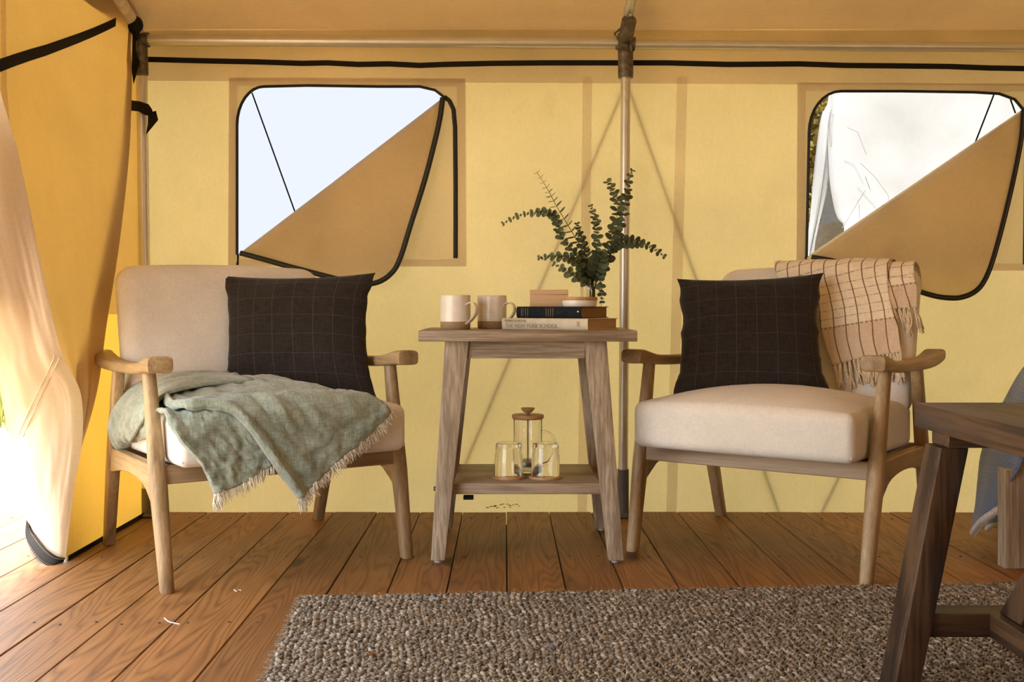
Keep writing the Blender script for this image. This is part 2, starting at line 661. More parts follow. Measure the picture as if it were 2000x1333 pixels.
def m_screen():
    t = NT('insect_screen')
    tr = t.n('BsdfTransparent', Color=(.186, .191, .202))
    d = t.n('BsdfDiffuse', Color=(.10, .10, .10))
    mx = t.n('MixShader')
    mx.inputs[0].default_value = .06
    t.put(mx.inputs[1], tr)
    t.put(mx.inputs[2], d)
    t.t.links.new(mx.outputs[0], t.out.inputs[0])
    return t.m


M['screen'] = m_screen()


# ================================================================== the setting
def struct(o, label, cat):
    return tag(o, label, cat, None, 'structure')


XL, XR = -1.19, 3.0          # inner faces of the gable walls
YF = -2.0                    # the open front
EAVE = 1.575
SL = .34

# ---- floor: one plank per board, laid away from the camera
fl = MB().box((.8, 1.0, -.06), (5.0, 4.84, .04)).build('floor', M['sub'], None, smooth=False)
struct(fl, 'cedar plank deck floor under the chairs and the rug', 'floor')
edges = [404, 482, 564, 652, 736, 820, 903.5, 989, 1072.6, 1155, 1236, 1323.5, 1410, 1495, 1570, 1655, 1738]
ex = [(e - 985) / 600.0 for e in edges]
while ex[0] > -1.75:
    ex.insert(0, ex[0] - .1405)
while ex[-1] < 3.1:
    ex.append(ex[-1] + .1405)
plank_me = {}
for a, b in zip(ex[:-1], ex[1:]):
    wd = round((b - a) - .0025, 4)
    if wd not in plank_me:
        mb = MB().box((0, 0, -.019), (wd, 1, .038))
        o = mb.build('plank', M['floor'], fl, bevel=.0016, bseg=1)
        # true length: from the open front to the back wall
        for v in o.data.vertices:
            v.co.y = 3.427 if v.co.y > 0 else -1.4
        plank_me[wd] = o.data
    else:
        o = bpy.data.objects.new('plank', plank_me[wd])
        COL.objects.link(o)
        o.parent = fl
    o.location = ((a + b) / 2, 0.0, random.uniform(-.0012, .0008))
sm = MB()
for a, b in zip(ex[:-1], ex[1:]):
    for yy in (3.33, 2.815, 2.222, 1.63):
        for xx in (a + .03, b - .03):
            sm.lathe([(0.0001, .0016), (.0036, .0016), (.0036, -.002)], 6, (xx, yy + random.uniform(-.01, .01), 0))
o = sm.build('screw_heads', M['steel_dark'], fl)
o['kind'] = 'stuff'

# ---- ground outside
g = MB()
g.box((0, 0, -.42), (60, 60, .1))
o = g.build('ground', M['ground'], None, smooth=False)
struct(o, 'pale dry ground outside the open tent side', 'ground')

# ---- back wall with its two window openings
w1_hole = [W(464, 498), W(464, 245)] + [W(464 + 52 * (1 - math.cos(a)), 245 - 75 * math.sin(a)) for a in [PI / 2 * i / 8 for i in range(1, 9)]] + [W(600, 168), W(740, 170), W(820, 170), W(850, 177), W(868, 191)]
w2_hole = [W(1574, 503), W(1579, 260)] + [W(1579 + 62 * (1 - math.cos(a)), 260 - 81 * math.sin(a)) for a in [PI / 2 * i / 8 for i in range(1, 9)]] + [W(1760, 179), W(1900, 181), W(1950, 184), W(1980, 195), W(1996, 214)]


def plate(outer, holes, name, mat, parent=None, d=0.0, thick=0.0):
    bm = bmesh.new()
    for loop in [outer] + holes:
        vs = [bm.verts.new((p.x, p.y - d, p.z)) for p in loop]
        for i in range(len(vs)):
            bm.edges.new((vs[i], vs[(i + 1) % len(vs)]))
    bmesh.ops.triangle_fill(bm, edges=list(bm.edges), use_beauty=True, normal=(0, -1, 0))
    me = bpy.data.meshes.new(name)
    bm.to_mesh(me)
    bm.free()
    me.materials.append(mat)
    o = bpy.data.objects.new(name, me)
    COL.objects.link(o)
    if parent:
        o.parent = parent
    if thick:
        md = o.modifiers.new('thickness', 'SOLIDIFY')
        md.thickness = thick
        md.offset = 0
    return o


wall = plate([Vector((XL, YW, -.09)), Vector((XR, YW, -.09)), Vector((XR, YW, EAVE)), Vector((XL, YW, EAVE))], [w1_hole, w2_hole], 'wall_back', M['canvas'])
struct(wall, 'sunlit yellow canvas tent wall behind the two armchairs', 'wall')


def strip_w(pts, halfw, d, name, mat, parent, th=.0015):
    """flat strip on the back wall following pixel points"""
    P = [W(x, y, d) for x, y in pts]
    mb = MB()
    rows = []
    for i, p in enumerate(P):
        q = (P[min(i + 1, len(P) - 1)] - P[max(i - 1, 0)]).normalized()
        n = Vector((-q.z, 0, q.x)) * halfw
        rows.append([p - n + Vector((0, th, 0)), p - n - Vector((0, th, 0)), p + n - Vector((0, th, 0)), p + n + Vector((0, th, 0))])
    mb.loft(rows)
    return mb.build(name, mat, parent)


def sheet_w(pts4, d, name, mat, parent):
    v = [W(x, y, d) for x, y in pts4]
    return MB().add(v, [(0, 1, 2, 3)]).build(name, mat, parent, smooth=False)


for quad in ([(1128, 1002), (1146, 1002), (1156, 150), (1138, 150)], [(1301, 1002), (1321, 1002), (1342, 150), (1322, 150)]):
    sheet_w(quad, .003, 'seam_band', M['canvas_seam'], wall)
o = plate([W(250, 158), W(2700, 172), Vector((W(2700, 0).x, YW, EAVE)), Vector((W(250, 0).x, YW, EAVE))], [], 'valance', M['canvas_valance'], wall, .0035)
# guy cables pressed to the outer side of the canvas
for a, b in (((1225, 165), (1522, 1003)), ((1762, 680), (1604, 1003)), ((1228, 150), (868, 1003))):
    MB().tube([W(*a, -.006), W(*b, -.006)], .0032, 6).build('guy_cable', M['black'], wall)
# mildew smudge low on the canvas behind the side table
mb = MB()
for i in range(16):
    p = W(952 + i * 4.2 + random.uniform(-3, 3), 990 + random.uniform(-4, 4) - .15 * i, .0012)
    mb.ellipsoid(p, (random.uniform(.002, .007), .0006, random.uniform(.0006, .002)), 6, 3)
o = mb.build('mildew_smudge', m_plain('mildew', (.14, .09, .04), .9), wall)

# black webbing along the top of the wall
wav = [(283, 117), (400, 120), (500, 122), (590, 125), (640, 124), (700, 127), (760, 126), (820, 129), (870, 127), (960, 125), (1060, 124), (1212, 124), (1300, 124), (1420, 127), (1560, 126), (1650, 129), (1760, 130), (1850, 131), (1930, 134), (2060, 136), (2400, 142), (2750, 150)]
o = strip_w(wav, .0085, .008, 'trim_1', M['black'], None, .002)
struct(o, 'thin black webbing strip along the top of the back canvas wall', 'trim')

# other walls and the roof
wl = MB()
CZ = .012


LEFT_EDGE = [(0, 2.775), (.2, 2.775), (.4, 2.80), (.6, 2.90), (.85, 3.05), (1.1, 3.17), (1.4, 3.27), (1.65, 3.32)]


def leftpanel(u, v):
    z = -.006 + v * (EAVE + .06)
    ya = float(np.interp(z, [q[0] for q in LEFT_EDGE], [q[1] for q in LEFT_EDGE]))
    Y = ya + u * (YW - ya)
    return Vector((-1.158 - .03 * v + .006 * math.sin(9 * u + 2 * v) * v, Y, z))


wl.grid(leftpanel, 14, 20)
o = wl.build('wall_left', M['canvas_left_lit'], None)
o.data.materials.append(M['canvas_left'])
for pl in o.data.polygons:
    if pl.center.z > .62:  # only the low part keeps the copy with light put into its colour
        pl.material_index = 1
struct(o, 'glowing amber canvas end wall at the left corner behind the armchair', 'wall')
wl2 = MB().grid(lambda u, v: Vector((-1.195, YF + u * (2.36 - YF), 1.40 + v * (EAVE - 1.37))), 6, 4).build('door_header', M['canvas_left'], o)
MB().grid(lambda u, v: Vector((-1.195, YF + u * (.1 - YF), .0 + v * 1.42)), 4, 4).build('door_light_block', M['canvas_roof'], o)  # unseen canvas, added to limit the daylight entering by the side opening
RIDGE = EAVE + (YW - 1.1) * SL
MB().add([Vector((-1.2, YF, EAVE - .03)), Vector((-1.2, YW, EAVE - .03)), Vector((-1.2, YW, EAVE + .01)), Vector((-1.2, 1.1, RIDGE + .01)), Vector((-1.2, YF, EAVE + .01))], [(0, 1, 2, 3, 4)]).build('gable', M['canvas_roof'], o, smooth=False)
strip = MB()
strip.grid(lambda u, v: Vector((-1.149, 2.765 + u * .64, -.003 + v * .017)), 10, 1)
strip.build('hem', M['black'], o)
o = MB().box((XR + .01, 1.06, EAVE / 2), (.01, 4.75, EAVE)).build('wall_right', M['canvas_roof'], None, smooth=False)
struct(o, 'canvas end wall out of frame on the right', 'wall')
MB().add([Vector((XR, YF, EAVE - .03)), Vector((XR, YW, EAVE - .03)), Vector((XR, YW, EAVE + .01)), Vector((XR, 1.1, RIDGE + .01)), Vector((XR, YF, EAVE + .01))], [(0, 1, 2, 3, 4)]).build('gable', M['canvas_roof'], o, smooth=False)


o = MB().box(((XL + XR) / 2, YF - .01, EAVE / 2), (XR - XL, .01, EAVE + .05)).build('wall_front', M['canvas_roof'], None, smooth=False)
struct(o, 'canvas front wall behind the camera', 'wall')


def roofp(u, v):
    x = XL - .12 + u * (XR - XL + .24)
    y = YW + .16 - v * (YW + .16 - 1.1)
    z = EAVE + (YW - y) * SL + .006 * math.sin(5 * u * 3) * math.sin(PI * v)
    return Vector((x, y, z))


def roofq(u, v):
    x = XL - .12 + u * (XR - XL + .24)
    y = 1.1 - v * (1.1 - YF)
    z = EAVE + (YW - 1.1) * SL - (1.1 - y) * .2557
    return Vector((x, y, z))


rb = MB()
rb.grid(roofp, 24, 10)
rb.grid(roofq, 4, 4)
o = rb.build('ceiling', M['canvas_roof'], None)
struct(o, 'tan canvas roof sloping up from the eave pipe', 'ceiling')


# ---- windows
def window(n, hole, label, flap_pts, flap_zip_split, zip_right, border, ropes, pull):
    x0, x1 = min(p.x for p in hole), max(p.x for p in hole)
    win = thing('window_%d' % n, label, 'window', (x0, YW, hole[0].z), 0, None, 'structure')
    # insect screen
    scr = plate(hole, [], 'insect_screen', M['screen'], None, -.0008)
    scr.parent = win
    scr.data.transform(XF[win.name].inverted())
    # bound patch round the opening, and its darker hem
    bx0, by0, bx1, by1 = border
    out = [W(bx0, by0), W(bx1, by0 + 2), W(bx1 + 2, by1), W(bx0 - 2, by1)]
    pt = plate(out, [hole], 'patch', M['canvas_patch'], None, .002)
    pt.parent = win
    pt.data.transform(XF[win.name].inverted())
    inn = [W(bx0 + 16, by0 + 16), W(bx1 - 17, by0 + 18), W(bx1 - 15, by1 - 14), W(bx0 + 14, by1 - 14)]
    h2 = plate(out, [inn], 'patch_hem', M['canvas_seam'], None, .0045)
    h2.parent = win
    h2.data.transform(XF[win.name].inverted())
    # zip tape round the hole
    Z = [p - Vector((0, .006, 0)) for p in hole]
    MB().tube(Z, .0048, 6).build('zip_tape', M['zip'], win, world=True)
    # closed zip at the right
    MB().tube([W(x, y, .007) for x, y in zip_right], .0075, 8, squash=.6, up=(0, 1, 0)).build('zip_tape', M['zip'], win, world=True)
    # folded flap
    c = flap_pts
    n_ = len(c)
    cen = Vector((sum(p[0] for p in c) / n_, 0, sum(p[1] for p in c) / n_))

    def edge3(i):
        p = c[i]
        return W(p[0], p[1], p[2])
    left = [edge3(i) for i in range(0, flap_zip_split + 1)]          # fold bottom-left corner -> tip along bottom
    right = [edge3(i) for i in range(n_ - 1, flap_zip_split - 1, -1)]  # fold top-right corner -> tip

    def fl_(u, v):
        a = Vector(interp([tuple(p) for p in left], v))
        b = Vector(interp([tuple(p) for p in right], v))
        p = a.lerp(b, u)
        p.y -= .016 * math.sin(PI * u) * math.sin(PI * min(1, v * 1.1)) + .006 * fbm(u * 3, v * 3, n)
        return p
    MB().grid(fl_, 18, 18).build('flap', M['canvas_window'], win, world=True, thick=.0012)
    ed = [edge3(i) for i in range(n_)]
    sm_ = [Vector(interp([tuple(p) for p in ed], i / 60)) - Vector((0, .004, 0)) for i in range(61)]
    MB().tube(sm_, .0086, 8, squash=.7, up=(0, 1, 0)).build('flap_zip', M['zip'], win, world=True)
    MB().tube([p - Vector((0, .006, 0)) for p in sm_], .0012, 4).build('zip_teeth', m_plain('zip_teeth', (.09, .08, .07), .4), win, world=True)
    for a, b in ropes:
        MB().tube([W(*a, -.03), W(*b, -.03)], .0026, 6).build('guy_rope', M['black'], win, world=True)
    if pull:
        a, b = pull
        MB().tube([W(*a, .008), W((a[0] + b[0]) / 2 + 1, (a[1] + b[1]) / 2, .012), W(*b, .009)], [.004, .003, .0045], 6).build('zip_pull', M['zip'], win, world=True)
    return win


window(1, w1_hole, 'canvas window with half-unzipped flap hanging above the left armchair',
       [(472, 495, .012), (520, 508, .03), (570, 522, .04), (620, 535, .045), (668, 547, .05), (705, 555, .05), (740, 553, .05), (768, 535, .048), (785, 505, .046), (805, 440, .042), (830, 360, .036), (848, 290, .028), (860, 235, .02), (865, 193, .012)],
       6, [(868, 190), (878, 198), (886, 215), (889, 250), (890, 350), (890, 440), (890, 505)],
       (448, 152, 909, 521), [((488, 178), (577, 425))], ((466, 498), (465, 518)))
window(2, w2_hole, 'canvas window with half-unzipped flap and white tent outside, above right armchair',
       [(1582, 503, .012), (1625, 512, .03), (1680, 530, .04), (1740, 553, .048), (1795, 574, .05), (1832, 582, .05), (1866, 581, .05), (1896, 566, .048), (1916, 535, .046), (1935, 480, .042), (1956, 405, .036), (1975, 330, .028), (1988, 270, .02), (1994, 218, .012)],
       6, [(1996, 214), (2002, 226), (2003, 260), (2002, 350), (2001, 440), (2000, 517)],
       (1557, 162, 2024, 529), [((1950, 180), (1905, 296)), ((1982, 190), (1992, 218))], ((1572, 503), (1572, 516)))

# ---- steel tent frame
YP = 3.365
tf = thing('tent_frame', 'galvanised steel tube frame of posts and pipes along the back wall', 'tent frame', (.385, YP, 0), 0, None, 'structure')


def pole(p, q, r, name, mat, seg=20, par=None):
    return MB().tube([p, q], r, seg).build(name, mat, par or tf, world=True)


pole(at(277, 150, YP), at(288, 955, YP), .0178, 'post', M['steel'])
pole(at(1222, 140, YP), at(1217, 925, YP), .0158, 'post', M['steel'])
pole(at(288, 78, YP), at(1208, 84, YP), .0185, 'eave_pipe', M['steel'])
pole(at(1238, 87, YP), at(2750, 98, YP), .0155, 'eave_pipe', M['steel'])
pole(at(715, 80.8, YP), at(760, 81, YP), .0192, 'pipe_joint', M['steel'])
# rafters
raf = [at(1221, 60, YP), Vector((at(1221, 60, YP).x, 1.1, at(1221, 60, YP).z + (YP - 1.1) * SL))]
pole(raf[0], raf[1], .0165, 'rafter', M['steel'])
a = at(268, 62, YP)
pole(a, Vector((a.x, 1.1, a.z + (YP - 1.1) * SL)), .0215, 'rafter', M['white_paint'])
# sleeves / corner fittings
pole(at(1221.5, 66, YP), at(1222, 152, YP), .0245, 'joint_sleeve', M['steel_dark'])
r0 = at(1221, 80, YP)
d0 = Vector((0, -1, SL)).normalized()
pole(r0, r0 + d0 * .11, .0235, 'joint_sleeve', M['steel_dark'])
pole(at(1206, 84, YP), at(1240, 86.5, YP), .0225, 'joint_collar', M['steel_dark'])
mb = MB()
mb.box(at(1232, 78, YP - .028), (.006, .008, .075))
mb.box(at(1213, 93, YP - .028), (.035, .006, .012))
mb.tube([at(1208, 78, YP - .024), at(1200, 66, YP - .03), at(1212, 56, YP - .03)], .0035, 6)
mb.build('clamp_bolt', M['steel_dark'], tf, world=True)
for yy in (163, 178, 198):
    MB().ellipsoid(at(1222, yy, YP - .0155), (.004, .003, .004), 8, 6).build('stud', M['steel'], tf, world=True)
for k in (.17, .23, .3):
    MB().ellipsoid(r0 + d0 * k + Vector((-.002, -.002, -.0165)), (.004, .004, .003), 8, 6).build('stud', M['steel'], tf, world=True)
pole(at(273, 72, YP), at(276, 146, YP), .0225, 'joint_sleeve', M['steel_dark'])
pole(at(276, 78, YP), at(291, 78, YP), .0235, 'joint_collar', M['steel_dark'])
mb = MB()
mb.ellipsoid(at(262, 48, YP - .05), (.028, .03, .028), 12, 8)
mb.build('rafter_socket', M['black'], tf, world=True)
# grey plastic feet
for px, y0, wd in ((1217, 918, .0185), (290, 950, .022)):
    b = at(px, 950, YP)
    MB().lathe([(wd, .15 if px > 1000 else .09), (wd, .01), (wd + .004, .008)], 20, (b.x, b.y, 0)).build('foot_sleeve', M['sleeve'], tf, world=True)
    MB().box((b.x, b.y - .005, .005), (.055, .07, .008)).build('base_plate', M['sleeve'], tf, world=True, bevel=.002)

# black straps tied round the corner post
st = thing('corner_strap', 'black webbing strap tied round the corner post above the left armchair', 'strap', at(276, 200, YP - .03), 0)


def ribbon(pts, wv, name, mat, parent, th=.0016):
    """pts: centre line; wv: width vectors"""
    rings = []
    for p, wvec in zip(pts, wv):
        n = Vector((0, -1, 0)) * th
        rings.append([p - wvec - n, p + wvec - n, p + wvec + n, p - wvec + n])
    return MB().loft(rings).build(name, mat, parent, world=True)


ribbon([at(256, 206, 3.32), at(272, 208, 3.315), at(286, 214, 3.315), at(299, 221, 3.33)], [Vector((.002, 0, .016))] * 2 + [Vector((.006, 0, .017)), Vector((-.004, 0, .013))], 'loop', M['black'], st)
ribbon([at(297, 219, 3.325), at(299, 238, 3.32), at(286, 262, 3.325)], [Vector((.012, 0, .004)), Vector((.016, 0, .006)), Vector((.001, 0, .001))], 'tail', M['black'], st)
s2 = thing('wrapped_strap', 'black webbing strap wrapped round the corner fitting beside the eave pipe', 'strap', at(266, 110, YP - .03), 0)
ribbon([at(250, 45, 3.31), at(262, 66, 3.31), at(262, 100, 3.315), at(265, 130, 3.315), at(262, 160, 3.32)], [Vector((.006, 0, .006)), Vector((.005, 0, .004)), Vector((.006, 0, .003)), Vector((.012, 0, .012)), Vector((.002, 0, .006))], 'wrap', M['black'], s2)
ribbon([at(252, 50, 3.29), at(264, 44, 3.285), at(270, 60, 3.30), at(268, 78, 3.31)], [Vector((.006, 0, .007))] * 4, 'wrap', M['black'], s2)

# ---- door curtain at the left
dc = thing('door_curtain', 'heavy canvas door curtain pulled aside at the open left side', 'curtain', (-1.17, 2.78, 0), 0)
Y_rows = [
    [(266, -30, 3.34), (205, -60, 3.12), (130, -80, 2.86), (60, -95, 2.62), (-90, -100, 2.33)],
    [(256, 78, 3.33), (200, 85, 3.12), (130, 92, 2.88), (60, 100, 2.63), (-90, 110, 2.33)],
    [(256, 150, 3.31), (200, 160, 3.10), (130, 170, 2.87), (60, 180, 2.62), (-90, 190, 2.33)],
    [(251, 300, 3.24), (197, 305, 3.05), (133, 310, 2.84), (70, 315, 2.60), (-80, 320, 2.34)],
    [(230, 480, 3.12), (187, 490, 2.98), (140, 500, 2.81), (82, 510, 2.61), (-50, 520, 2.38)],
    [(205, 640, 3.00), (182, 650, 2.93), (155, 662, 2.86), (125, 672, 2.78), (75, 684, 2.70)],
    [(185, 770, 2.91), (176, 774, 2.89), (165, 778, 2.87), (152, 782, 2.85), (135, 786, 2.83)],
    [(150, 900, 2.81), (147, 902, 2.81), (143, 904, 2.81), (140, 906, 2.81), (136, 908, 2.81)],
]
Yr = [[tuple(at(*q)) for q in r] for r in Y_rows]


def ysurf(u, v):
    col = [interp([Yr[j][i] for j in range(len(Yr))], v) for i in range(5)]
    p = Vector(interp(col, u))
    p.x += .005 * math.sin(u * 15 + 2.0 * v) * (1 - .5 * v) + .008 * fbm(u * 3, v * 2, 5)
    return p


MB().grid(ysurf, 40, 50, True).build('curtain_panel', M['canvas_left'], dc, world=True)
# seam line down the panel
MB().add(*(lambda P: ([p + Vector((.004, -.002, 0)) for p in P], [(i * 2, i * 2 + 1, i * 2 + 3, i * 2 + 2) for i in range(len(P) // 2 - 1)]))(
    [ysurf(.845 + du + .02 * v, v) for v in [i / 20 for i in range(14)] for du in (0, .02)])).build('panel_seam', M['canvas_seam'], dc, world=True)
W_rows = [
    [(-30, 60, 2.31), (-70, 60, 2.28), (-110, 60, 2.24), (-150, 60, 2.2), (-190, 60, 2.15)],
    [(4, 190, 2.33), (-40, 190, 2.30), (-80, 190, 2.26), (-120, 190, 2.22), (-160, 190, 2.18)],
    [(45, 330, 2.43), (8, 330, 2.38), (-35, 330, 2.33), (-80, 330, 2.28), (-130, 330, 2.22)],
    [(93, 560, 2.55), (62, 560, 2.52), (28, 560, 2.48), (-12, 560, 2.44), (-60, 560, 2.40)],
    [(124, 690, 2.64), (92, 692, 2.61), (60, 695, 2.585), (24, 698, 2.57), (-14, 700, 2.56)],
    [(160, 765, 2.77), (128, 768, 2.71), (92, 775, 2.67), (50, 785, 2.655), (6, 792, 2.66)],
    [(164, 850, 2.775), (132, 853, 2.72), (98, 855, 2.69), (60, 857, 2.69), (22, 858, 2.73)],
    [(147, 950, 2.745), (122, 955, 2.71), (96, 958, 2.70), (64, 960, 2.73), (36, 962, 2.83)],
    [(136, 1030, 2.745), (115, 1030, 2.725), (92, 1028, 2.74), (70, 1022, 2.80), (50, 1010, 2.93)],
    [(128, 1093, 2.765), (114, 1088, 2.755), (96, 1076, 2.77), (76, 1055, 2.84), (58, 1026, 2.97)],
]
Wr = [[tuple(at(*q)) for q in r] for r in W_rows]


def wsurf(u, v):
    col = [interp([Wr[j][i] for j in range(len(Wr))], v) for i in range(5)]
    p = Vector(interp(col, u))
    amp = math.sin(PI * min(1, max(0, v)))
    p.y -= .012 * math.sin(u * 6.3 + 3 * v) * amp * (1 - u * .5) + .010 * fbm(u * 4, v * 5, 9) * amp
    return p


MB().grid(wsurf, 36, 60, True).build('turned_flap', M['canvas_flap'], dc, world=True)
# hem band
hem_u = [(130, 1090, 2.755), (112, 1086, 2.742), (94, 1073, 2.755), (76, 1052, 2.825), (62, 1030, 2.93), (57, 1005, 2.99)]
hem_l = [(126, 1098, 2.755), (104, 1107, 2.722), (82, 1097, 2.735), (62, 1073, 2.80), (51, 1048, 2.90), (53, 1012, 2.97)]
HU, HL = [tuple(at(*q)) for q in hem_u], [tuple(at(*q)) for q in hem_l]
hb = MB().grid(lambda u, v: Vector(interp(HU, u)).lerp(Vector(interp(HL, u)), v) + Vector((0, -.006 * math.sin(PI * v) - .004, 0)), 24, 4).build('hem_band', M['black'], dc, world=True, thick=.002)
stt = MB()
for vv in (.16, .84):
    for i in range(34):
        a_, b_ = i / 34 + .006, (i + .6) / 34 + .006
        P = [Vector(interp(HU, t_)).lerp(Vector(interp(HL, t_)), vv) + Vector((0, -.0095, 0)) for t_ in (a_, b_)]
        stt.tube(P, .0006, 4)
o = stt.build('stitching', m_plain('tan_stitching', (.22, .19, .15), .9, 0, .1), hb, world=True)
# double seam across the turned flap
sml = [(107, 695), (102, 708), (88, 738), (74, 765), (58, 800), (46, 826), (36, 850)]


def on_flap(px, py):
    best = None
    for i in range(0, 37):
        for j in range(24, 61):
            q = WG[j][i]
            sx = 985 + q.x * FPX / q.y
            sy = 600 - (q.z - CAMH) * FPX / q.y
            e = (sx - px) ** 2 + (sy - py) ** 2
            if best is None or e < best[0]:
                best = (e, q)
    return best[1].y


WG = [[wsurf(i / 36, j / 60) for i in range(37)] for j in range(61)]
for off in (0, 9):
    P = [at(x + off, y + off * .35, on_flap(x + off, y + off * .35) - .004) for x, y in sml]
    P = [Vector(interp([tuple(p) for p in P], i / 24)) for i in range(25)]
    MB().tube(P, .0016, 6).build('seam_stitch', M['canvas_flap'], dc, world=True)
# black strap across the curtain
YG = [[ysurf(i / 40, j / 50) for i in range(41)] for j in range(51)]


def on_panel(px, py):
    best = None
    for row in YG:
        for q in row:
            e = (985 + q.x * FPX / q.y - px) ** 2 + (600 - (q.z - CAMH) * FPX / q.y - py) ** 2
            if best is None or e < best[0]:
                best = (e, q)
    return best[1].y


sp = [(-40, 139), (0, 128), (30, 117), (60, 107), (90, 98), (120, 87), (150, 76), (180, 64), (205, 53), (226, 43)]
ribbon([at(x, y, on_panel(x, y) - .02) for x, y in sp], [Vector((.001, 0, .0125 + .003 * i / 9)) for i in range(10)][::-1], 'cross_strap', M['black'], dc, .002)

# ================================================================== furniture
# ---- armchairs
CW = .3155


def chair_leg_ring(c, rx, ry, n=14, k=3.0):
    out = []
    for i in range(n):
        a = 2 * PI * i / n
        cx, sy = math.cos(a), math.sin(a)
        out.append(Vector((c[0] + rx * math.copysign(abs(cx) ** (2 / k), cx), c[1] + ry * math.copysign(abs(sy) ** (2 / k), sy), c[2])))
    return out


def make_chair(label, loc, rz):
    t = thing('armchair', label, 'armchair', loc, rz, 'pair of oak armchairs')
    # front legs, leaning back
    for sx in (-1, 1):
        rings = []
        for z, sv, rx, ry in ((0, 0, .0145, .0165), (.004, .001, .0160, .018), (.12, .0285, .0180, .021), (.235, .056, .0205, .0245), (.30, .0715, .0195, .0235), (.42, .100, .0170, .020), (.518, .1235, .0155, .018)):
            rings.append(chair_leg_ring((sx * (CW + .022 * z), sv, z), rx, ry, 16, 2.6))
        MB().loft(rings).build('leg', M['oak'], t)
    for sx in (-1, 1):
        rings = []
        for z, sv, rx, ry in ((0, .600, .013, .016), (.004, .600, .0145, .0175), (.22, .532, .0165, .022), (.30, .506, .0165, .022), (.50, .438, .014, .019)):
            rings.append(chair_leg_ring((sx * (CW + .022 * z), sv, z), rx, ry, 16, 6))
        MB().loft(rings).build('leg', M['oak'], t)
    # side rails with an arched lower edge
    for sx in (-1, 1):
        rings = []
        for i in range(15):
            f_ = i / 14
            sv = .062 + f_ * (.53 - .062)
            zt = .289 - .006 * f_
            zb = .217 + .026 * math.sin(PI * min(1, f_ * 1.05)) - .030 * max(0, 1 - f_ * 6)
            x = sx * (CW + .004)
            rings.append([Vector((x - .013, sv, zb)), Vector((x + .013, sv, zb)), Vector((x + .013, sv, zt)), Vector((x - .013, sv, zt))])
        MB().loft(rings).build('side_rail', M['oak_y'], t, bevel=.002, bseg=1)
    MB().hexa([Vector((x, y, z)) for z, yo in ((.245, 0), (.289, .008)) for x, y in ((-CW, .05 + yo), (CW, .05 + yo), (CW, .074 + yo), (-CW, .074 + yo))]).build('front_rail', M['oak_x'], t, bevel=.002, bseg=1)
    MB().box((0, .515, .265), (2 * CW, .022, .045)).build('rear_rail', M['oak_x'], t, bevel=.002, bseg=1)
    MB().box((0, .29, .283), (.55, .40, .010)).build('seat_board', M['black'], t)
    # arms: shaped, dipped in the middle, rolled up at both ends
    for sx in (-1, 1):
        rings = []
        prof = [(.012, .533, .027, .0165), (.016, .533, .0305, .0195), (.045, .533, .0315, .0195), (.085, .528, .0305, .0170), (.13, .5215, .0285, .0150), (.20, .517, .0275, .0145), (.30, .514, .0270, .0140), (.42, .513, .0270, .0145), (.52, .516, .0285, .0155), (.585, .523, .030, .0165), (.636, .532, .0305, .0165), (.641, .533, .0275, .0135)]
        for i in range(len(prof) * 3 - 2):
            sv, zc, hw, ht = interp(prof, i / (len(prof) * 3 - 3))
            ring = []
            for k in range(24):
                a = 2 * PI * k / 24
                cx, sy = math.cos(a), math.sin(a)
                ring.append(Vector((sx * (CW + .012) + max(.002, hw) * math.copysign(abs(cx) ** .36, cx), sv, zc + max(.002, ht) * math.copysign(abs(sy) ** .5, sy))))
            rings.append(ring)
        MB().loft(rings).build('armrest', M['oak_y'], t, sharp=50)
    # seat cushion
    hx, hy, hz = .298, .27, .0600

    def seatfn(p):
        c = max(0, 1 - (p.x / hx) ** 2) * max(0, 1 - (p.y / hy) ** 2)
        q = Vector(p)
        q.z += (.052 * c ** .8) * (p.z > 0) * min(1, (p.z + hz) / (2 * hz) * 1.0)
        q.y -= .010 * max(0, 1 - (p.x / hx) ** 2) * (p.y < -hy * .6)
        fy = (q.y + hy) / (2 * hy)
        q.z += -.012 * fy
        return q + Vector((0, .232, .352))
    seat = rbox((hx, hy, hz), (.022, .024, .026), (10, 10, 3), seatfn).build('seat_cushion', M['linen'], t, sharp=80)
    for sx in (-1, 1):
        P = [seatfn(Vector((sx * (hx - .009), -hy + .008, -hz * .8 + 1.6 * hz * i / 8))) for i in range(9)]
        MB().tube(P, .0022, 6).build('piping', M['linen'], seat)
    # backrest
    bx, by, bz = .302, .047, .2125

    def backfn(p):
        q = Vector(p)
        q.y -= .012 * (p.x / bx) ** 2 * 1.0
        q.z += .010 * max(0, 1 - (p.x / bx) ** 2) * (p.z > 0)
        q.y += -.012 * max(0, 1 - (p.x / bx) ** 2) * max(0, 1 - (p.z / bz) ** 2) * (p.y < 0)
        z = q.z + .5725
        return Vector((q.x, q.y + .545 + .30 * (z - .595), z))
    rbox((bx, by, bz), (.055, .034, .050), (10, 3, 10), backfn).build('backrest', M['linen'], t, sharp=80)
    return t


Lc = Vector((-0.5255, 2.6321, 0))
Rc = Vector((0.6107, 2.7021, 0))
LA, RA = math.radians(32.9), math.radians(-35.0)
chairL = make_chair('oak armchair with ivory upholstery by the canvas corner, green throw on its seat', Lc, LA)
chairR = copy_tree(chairL)
chairR.location = Rc
chairR.rotation_euler = (0, 0, RA)
chairR['label'] = 'oak armchair with ivory upholstery right of the side table, plaid throw over its back'
XF[chairR.name] = Matrix.Translation(Rc) @ Matrix.Rotation(RA, 4, 'Z')
ML = Matrix.Translation(Lc) @ Matrix.Rotation(LA, 4, 'Z')
MR = Matrix.Translation(Rc) @ Matrix.Rotation(RA, 4, 'Z')


